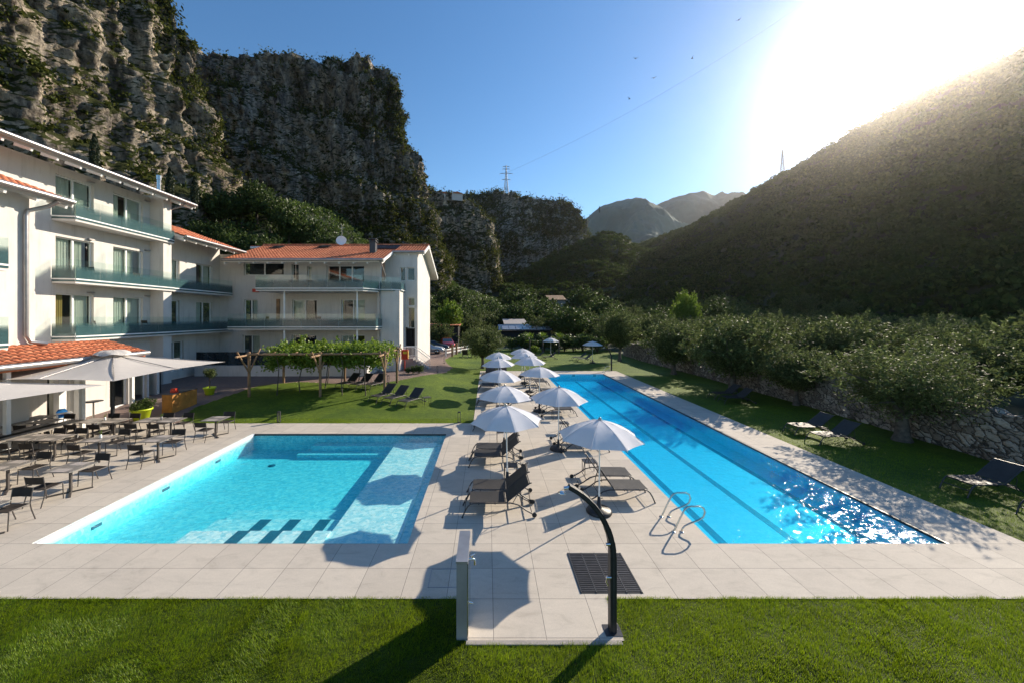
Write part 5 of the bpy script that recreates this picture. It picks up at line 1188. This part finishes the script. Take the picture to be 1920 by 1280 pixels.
# ------------------------------------------------------------ cliffs
def smooth_path(pts, d):
    p = np.array(pts, float); out = []
    P_ = np.vstack([2 * p[0] - p[1], p, 2 * p[-1] - p[-2]])
    for i in range(1, len(P_) - 2):
        n = max(2, int(np.linalg.norm(P_[i + 1, :2] - P_[i, :2]) / d)); t = np.linspace(0, 1, n, endpoint=False)[:, None]
        a, b_, c, e = P_[i - 1], P_[i], P_[i + 1], P_[i + 2]
        out.append(.5 * ((2 * b_) + (-a + c) * t + (2 * a - 5 * b_ + 4 * c - e) * t ** 2 + (-a + 3 * b_ - 3 * c + e) * t ** 3))
    out.append(p[-1:]); return np.concatenate(out)
scrubC = []
def cliff(name, pts, z0, res, seed, A=1.0, lean=.10, mat='rock', back=70, dens=1.0, leaf=.45, terr=1.0, step=13.0):
    """pts: (x, y, top height). Face rises from z0 to the top, then a plateau runs back."""
    p = smooth_path(pts, res); nu = len(p); hmax = p[:, 2].max() - z0; nv = int(hmax / res)
    d = np.gradient(p[:, :2], axis=0)
    ker = np.ones(25) / 25
    for c in (0, 1): d[:, c] = np.convolve(np.pad(d[:, c], 12, 'edge'), ker, 'valid')
    d /= np.linalg.norm(d, axis=1, keepdims=True); nx, ny = d[:, 1], -d[:, 0]
    s = np.concatenate([[0], np.cumsum(np.hypot(*np.diff(p[:, :2], axis=0).T))])
    t = np.linspace(0, 1, nv); S, T = np.meshgrid(s, t, indexing='ij')
    top = p[:, 2] + 2.0 * A * fbm(s * .12, s * 0, s * 0 + seed, 4, seed) ; Z = z0 + (top[:, None] - z0) * T
    X0 = p[:, 0][:, None] + 0 * T; Y0 = p[:, 1][:, None] + 0 * T
    warp = fbm(X0 * .03, Y0 * .03, Z * .03, 3, seed + 2) * 9
    q = (Z + warp + S * .10) / step; fl = np.floor(q); fr = q - fl
    st = fl + np.clip((fr - .72) / .28, 0, 1) ** 1.5                      # mostly vertical, then a ledge
    big = fbm(X0 / 34, Y0 / 34, Z / 60, 3, seed + 3); rid = 1 - np.abs(fbm(X0 / 11, Y0 / 11, Z / 34, 4, seed + 4)) * 2.2
    sml = fbm(X0 / 4.0, Y0 / 4.0, Z / 6, 5, seed + 6, .6); mic = fbm(X0 / 1.6, Y0 / 1.6, Z / 1.2, 3, seed + 8, .6)
    disp = A * (7.0 * big + 4.2 * rid + 2.9 * sml + 1.5 * mic) - terr * 2.0 * (st - st.min()) - lean * (Z - z0)
    disp = disp - disp.mean()
    X = X0 + nx[:, None] * disp; Y = Y0 + ny[:, None] * disp
    nb = int(back / (res * 3)); bt = np.linspace(0, 1, nb)[1:] ** 1.2; bx = bt * back
    XB = X[:, -1:] - nx[:, None] * bx; YB = Y[:, -1:] - ny[:, None] * bx; ZB = Z[:, -1:] - 3 * bt + A * 2.2 * fbm(XB * .08, YB * .08, XB * 0, 4, seed + 9) * np.minimum(1, bt * 6)
    ZB[:, -1] = z0
    X = np.concatenate([X, XB], 1); Y = np.concatenate([Y, YB], 1); Z = np.concatenate([Z, ZB], 1)
    V = np.stack([X, Y, Z], -1); Fc = gridfaces(nu, V.shape[1])
    nobj(name, V.reshape(-1, 3), Fc, M[mat], smooth=True, kind='structure')
    # scrub on ledges, in gullies and on the rim
    du = np.gradient(V, axis=0); dv = np.gradient(V, axis=1); nn = np.cross(du, dv); nn /= np.linalg.norm(nn, axis=-1, keepdims=True) + 1e-9
    nz = np.abs(nn[..., 2]); nz[:, :2] = 0
    msk = fbm(X / 24, Y / 24, Z / 15, 4, seed + 11)
    pr = np.clip((nz - .3) * 2.2, 0, 1) * .22 + np.clip(msk - .02, 0, .3) * 1.7 + .014
    pr[:, nv:] *= np.where(bx < 14, 1.2, .0)[None, :]
    r = np.random.default_rng(seed); pick = r.uniform(size=pr.shape) < pr * dens * res * res * .55
    c = V[pick]; nrm = nn[pick]
    for k in range(len(c)): pass
    per = 26; m = len(c); rad = (.5 + 2.1 * r.uniform(0, 1, (m, 1, 1)) ** 2.0) * leaf / .45
    off = r.normal(size=(m, per, 3)) * .55 * rad; off[..., 2] = off[..., 2] * .8 + .35 * rad[..., 0]
    scrubC.append(((c[:, None, :] + off).reshape(-1, 3), leaf)); return V
cliff('cliff', [(-121, 28, 118), (-108, 55, 120), (-97, 80, 116), (-88, 100, 110), (-83.5, 109, 106), (-81.5, 115, 96), (-82.5, 121, 88), (-90, 130, 86), (-108, 140, 86)], 4, .62, 100, 1.0, .02, dens=1.1, terr=2.6, step=17)
cliff('cliff', [(-130, 138, 108), (-104, 143, 109), (-84, 147, 112), (-62, 153, 119), (-48, 158, 122), (-38, 163, 121), (-30.5, 169, 116), (-27.5, 177, 102), (-30, 190, 98), (-38, 210, 98), (-48, 240, 98)], 4, .62, 200, 1.4, .0, 'rock2', dens=1.9, terr=3.2, step=25, back=60)
cliff('cliff', [(-75, 262, 100), (-48, 268, 98), (-30, 272, 97), (-14, 277, 93), (0, 283, 88), (7, 291, 82), (9, 305, 78), (0, 330, 78)], 4, 1.1, 300, 1.0, .07, dens=.8, leaf=.7)
cliff('cliff', [(-40, 398, 138), (-8, 408, 140), (20, 418, 148), (48, 424, 146), (78, 430, 142), (104, 436, 145), (118, 446, 136), (128, 462, 112), (120, 500, 100)], 10, 1.6, 400, 1.5, .10, 'rockfar', dens=.6, leaf=1.0)
for k, (C, lf) in enumerate(scrubC):
    V, Fc = leafquads(C, lf, .55, .2, 60 + k); nobj('cliff_scrub', V, Fc, M['scrub'], kind='stuff')
# slope under the cliffs
def sheet(name, x0, x1, y0, y1, d, fn, mat):
    nx, ny = int((x1 - x0) / d) + 1, int((y1 - y0) / d) + 1
    X, Y = np.meshgrid(np.linspace(x0, x1, nx), np.linspace(y0, y1, ny), indexing='ij')
    Z = fn(X, Y); nobj(name, np.stack([X, Y, Z], -1).reshape(-1, 3), gridfaces(nx, ny), M[mat], smooth=True, kind='structure'); return X, Y, Z
S_ = lambda t: np.clip(t, 0, 1) ** 2 * (3 - 2 * np.clip(t, 0, 1))
sheet('hillside', -170, 60, 56, 300, 1.6, lambda X, Y: 42 * S_((Y - 58) / 75) * S_((-X - 10) / 60) + 20 * S_((Y - 115) / 110) * S_((50 - X) / 75) + .8 * fbm(X / 9, Y / 9, X * 0, 4, 3) * S_((Y - 60) / 30) - .5 * (1 - S_((Y - 56) / 12)), 'soil')
def clumps(pts, per, leaf, rad, seed, name='woodland'):
    r = np.random.default_rng(seed); d3 = r.normal(size=(len(pts), per, 3)); d3 /= np.linalg.norm(d3, axis=-1, keepdims=True); d3[..., 2] = np.abs(d3[..., 2])
    C = (pts[:, None, :] + d3 * (rad * r.uniform(.6, 1.4, (len(pts), 1, 1))) * r.uniform(.6, 1.0, d3.shape[:2] + (1,))).reshape(-1, 3)
    V2, F2 = leafquads(C, leaf, .6, .3, seed); nobj(name, V2, F2, M['tree'], kind='stuff')
r_ = np.random.default_rng(77); xs = r_.uniform(-75, 48, 3600); ys = r_.uniform(82, 292, 3600)
clumps(np.array([(x, y, talus(x, y) + .3) for x, y in zip(xs, ys)]), 42, .42, 2.3, 78)
# wooded hills: rays from the viewpoint region, real slopes with thickness
def hill(name, azs, skys, ridge_r, foot_r, nu, nv, seed, amp, fp, crown, per, leaf, back=1.25, conv=1.0, fov=(0, 9)):
    az = np.linspace(azs[0], azs[-1], nu); pyv = np.interp(az, azs, skys); rr_ = np.interp(az, azs, ridge_r); rf_ = np.interp(az, azs, foot_r)
    t = np.linspace(0, 1, nv); t2 = np.concatenate([t, 1 + np.linspace(0, 1, 12)[1:] * (back - 1)])
    A_, T_ = np.meshgrid(az, t2, indexing='ij'); rad = rf_[:, None] + (rr_ - rf_)[:, None] * T_
    zr = (H + (HY - pyv) / F * rr_ * np.cos(az))[:, None]; X = rad * np.sin(A_); Y = rad * np.cos(A_)
    prof = np.where(T_ <= 1, T_ ** conv, 1 - (T_ - 1) / (back - 1) * 1.0 * .9)
    Z = zr * prof; gul = fbm(X / 55, Y / 55, X * 0, 4, seed) * amp; rg = (1 - np.abs(fbm(X / 80 + 9, Y / 80, X * 0, 3, seed + 4)) * 2) * amp * .8
    Z = Z + (gul + rg) * np.sin(np.pi * np.clip(T_, 0, 1)) ** 1.4 * 1.0 + fbm(X / 7, Y / 7, X * 0, 3, seed + 7) * amp * .12 * np.clip(T_ * 5, 0, 1)
    Z[:, 0] = -1
    V = np.stack([X, Y, Z], -1); nobj(name, V.reshape(-1, 3), gridfaces(nu, V.shape[1])[:, ::-1], M['soil'], smooth=True, kind='structure')
    r = np.random.default_rng(seed); k = crown
    i = r.integers(0, nu - 1, k * 3); j = (r.uniform(0, 1, k * 3) ** .85 * (nv + 1)).astype(int).clip(0, V.shape[1] - 2)
    c = V[i, j]; w = np.hypot(c[:, 0], c[:, 1]); keep = np.flatnonzero(r.uniform(size=len(w)) < .4 + .6 * w / w.max())[:k]; c = c[keep] + r.normal(size=(len(keep), 3)) * [1.5, 1.5, 0]
    rad = r.uniform(1.3, 3.2, (len(c), 1, 1)) * fp; d3 = r.normal(size=(len(c), per, 3)); d3 /= np.linalg.norm(d3, axis=-1, keepdims=True); d3[..., 2] = np.abs(d3[..., 2]) * .9
    C = (c[:, None, :] + d3 * rad * r.uniform(.75, 1.0, d3.shape[:2] + (1,))).reshape(-1, 3)
    V2, F2 = leafquads(C, leaf, .6, .3, seed); nobj('hill_forest', V2, F2, M['forest'], kind='stuff'); return V
def A(px): return math.atan((px - CX) / F)
a_ = [A(p) for p in (1150, 1190, 1250, 1300, 1400, 1480, 1560, 1640, 1700, 1760, 1850, 1920, 2300, 3400)]
hill('wooded_hill', a_, [480, 464, 440, 424, 366, 322, 277, 228, 197, 163, 128, 98, -10, 20], [620, 600, 560, 530, 490, 460, 430, 400, 380, 365, 355, 345, 330, 330],
     [250, 235, 205, 190, 165, 150, 140, 132, 128, 124, 120, 118, 115, 112], 330, 150, 500, 17, 1.2, 12500, 46, .75)
a_ = [A(p) for p in (800, 860, 900, 960, 1000, 1040, 1090, 1130, 1165, 1195, 1240, 1300)]
hill('wooded_saddle', a_, [570, 560, 545, 518, 500, 478, 456, 436, 442, 462, 478, 500], [385, 385, 385, 390, 395, 395, 400, 410, 415, 420, 430, 440], [215, 215, 215, 215, 220, 225, 230, 235, 240, 245, 250, 255], 170, 90, 600, 9, 1.2, 3200, 46, .8, back=1.5)
# distant mountains
def mountain(px0, px1, pts, Y, seed, name='mountain'):
    pxs = np.linspace(px0, px1, 260); sk = np.interp(pxs, [p[0] for p in pts], [p[1] for p in pts]); zt = H + (HY - sk) / F * Y
    t = np.linspace(0, 1, 120); U, T = np.meshgrid(pxs, t, indexing='ij'); X = (U - CX) / F * Y * (1 + 0 * T); Yv = Y - (1 - T) * Y * .35
    X = (U - CX) / F * Y; k = Y / 1700; n = k * fbm(X / 160 / k, Yv / 160 / k, X * 0, 6, seed, .6); rg = k * (1 - np.abs(fbm(X / 220 / k, Yv / 300 / k, X * 0, 4, seed + 3)) * 2.4)
    Z = zt[:, None] * T ** .75 + (n * 70 + rg * 60) * np.sin(np.pi * T) ** .7 + fbm(X / 30, Yv / 30, X * 0, 3, seed + 2) * 7
    Xb = X[:, -1:]; V = np.stack([X, Yv, Z], -1); Vb = np.stack([Xb, Yv[:, -1:] + 120, Z[:, -1:] * .5], -1); V = np.concatenate([V, Vb], 1)
    nobj(name, V.reshape(-1, 3), gridfaces(260, V.shape[1]), M['rockfar'] if False else M['far'], smooth=True, kind='structure')
M['far'] = simple('hazy_mountain_forest', (.085, .12, .10), .95, var=.6, vs=.006, c2=(.04, .065, .06))  # bluish tint puts part of the distance haze into the base colour
mountain(1040, 1330, [(1040, 470), (1100, 410), (1125, 391), (1160, 377), (1185, 374), (1215, 394), (1260, 420), (1330, 455)], 980, 3)
mountain(1130, 1450, [(1130, 440), (1190, 396), (1230, 385), (1265, 372), (1295, 364), (1318, 360), (1340, 365), (1355, 361), (1375, 374), (1420, 400), (1450, 420)], 1220, 8)
# pylons, hilltop houses, cable, birds
def k_pylon(h):
    kit = []; w = h * .085
    for sx in (-1, 1):
        for sy in (-1, 1): b = MB(); b.tube([(sx * w, sy * w, -2), (sx * w * .35, sy * w * .35, h * .55), (0.05 * sx, .05 * sy, h)], h * .009, 4); kit.append(('leg', b.mesh('leg', M['pylon']), []))
    b = MB(); n = 12
    for i in range(n):
        za, zb = h * i / n * .95, h * (i + 1) / n * .95; f = lambda z: w * (1 - .65 * z / (h * .55)) if z < h * .55 else w * .35 * (1 - (z - h * .55) / (h * .45)) + .05
        for (p, q) in (((-1, -1), (1, -1)), ((1, -1), (1, 1)), ((1, 1), (-1, 1)), ((-1, 1), (-1, -1))):
            b.tube([(p[0] * f(za), p[1] * f(za), za), (q[0] * f(zb), q[1] * f(zb), zb)], h * .004, 3); b.tube([(q[0] * f(za), q[1] * f(za), za), (p[0] * f(zb), p[1] * f(zb), zb)], h * .004, 3)
    kit.append(('lattice', b.mesh('lattice', M['pylon']), []))
    for z, L in ((.95, .12), (.86, .13), (.70, .23), (.48, .15)):
        b = MB()
        for s in (-1, 1):
            b.tube([(0, 0, h * z + h * .02), (s * L * h, 0, h * z)], h * .006, 4); b.tube([(0, 0, h * z - h * .015), (s * L * h, 0, h * z)], h * .006, 4); b.tube([(s * L * h, 0, h * z), (s * L * h, 0, h * z - h * .05)], h * .004, 4)
        kit.append(('cross_arm', b.mesh('cross_arm', M['pylon']), []))
    return kit
x, y, z = P(949, 428, 362); inst('pylon', k_pylon(31), (x, y, z), 'steel lattice pylon on top of the far grey cliff', 'pylon', 'lattice pylons')
x, y, z = P(1467, 395, 330); inst('pylon', k_pylon(28), (x, y, z - 1), 'faint lattice pylon on the right hill in the glare', 'pylon', 'lattice pylons', rz=1.2)
for i, (px, py) in enumerate([(856, 371), (831, 371)]):
    x, y, z = P(px, 285, py); e = empty('hilltop_house', (x, y, z), ['small pink house with red roof on the cliff edge', 'tiny house half hidden at the rim left of the pink house'][i], 'house', rz=.3)
    w = 4 if i == 0 else 2.5; b = MB(); b.box(-w, w, -3, 3, -3, 2.2)
    for q in (-2, 0, 2): b.box(q * w / 4 - .4, q * w / 4 + .4, -3.03, -3.0, .2, 1.4)
    b.obj('wall', M['plaster'], e); b = MB(); b.extr([(-w - .6, 2.2), (w + .6, 2.2), (0, 3.6)], (0, -3.5, 0), XP, ZU, (0, 7, 0)); b.obj('roof', M['tile'], e)
x, y, z = P(842, 282, 371); inst('cypress', CY, (x, y, z - 1), 'single slim cypress against the sky beside the hilltop house', 'cypress', scale=(.8, .8, .9))
x, y, z = P(1124, 440, 398); inst('cypress', CY, (x, y, z - 1), 'tiny cypress at the right shoulder of the far grey cliff', 'cypress', scale=1)
b = MB(); a0, a1 = Vector(P(949, 428, 325)), Vector(P(1560, 395, -30)); pts = [a0.lerp(a1, i / 30) - Vector((0, 0, 40 * (1 - (2 * i / 30 - 1) ** 2) * .3)) for i in range(31)]
b.tube(pts, .07, 4); b.obj('power_line', M['pylon'], label='thin overhead power line crossing the sky from the cliff pylon', cat='power line')
def bird(px, py, Y, s, rz, label):
    x, y, z = P(px, Y, py); b = MB(); b.lathe([(0, -.16), (.03, -.12), (.05, 0), (.04, .1), (.02, .15), (0, .18)], (0, 0, 0), 8); b.v = [(p[0], p[2], p[1]) for p in b.v]; bd = b.mesh('body', M['black']); k = [('body', bd, [])]
    for q in (-1, 1): b = MB(); b.extr([(0, -.05), (q * .2, .02), (q * .42, -.10), (q * .2, .08), (0, .07)], (0, 0, .01), Vector((1, 0, q * .35)), YP, (0, 0, .012)); k.append(('wing', b.mesh('wing', M['black']), []))
    inst('bird', k, (x, y, z), label, 'bird', 'swifts in the sky', rz=rz, scale=s)
for i, (px, py) in enumerate([(1192, 110), (1298, 110), (1226, 147), (1180, 186), (1385, 38)]):
    bird(px, py, 60, 1.1, i * 1.3, 'tiny dark bird in the blue sky, ' + ['upper left one', 'middle right one', 'centre one', 'lowest one', 'highest one near the glare'][i])
# ------------------------------------------------------------ haze
if HAZE:
    m = bpy.data.materials.new('haze'); m.use_nodes = True; nt = m.node_tree; nt.nodes.clear(); o_ = nt.nodes.new('ShaderNodeOutputMaterial')
    pv = nt.nodes.new('ShaderNodeVolumePrincipled'); pv.inputs['Color'].default_value = (.97, .95, .94, 1); pv.inputs['Density'].default_value = HAZE; pv.inputs['Anisotropy'].default_value = .89
    nt.links.new(pv.outputs[0], o_.inputs['Volume'])
    b = MB(); b.box(-420, 940, -60, 1420, -2.5, 450); b.obj('haze', m, kind='stuff')
sc.cycles.max_bounces = 8; sc.cycles.diffuse_bounces = 3; sc.cycles.glossy_bounces = 3; sc.cycles.transparent_max_bounces = 12; sc.cycles.volume_bounces = 0
sc.cycles.sample_clamp_indirect = 6; sc.cycles.use_denoising = True
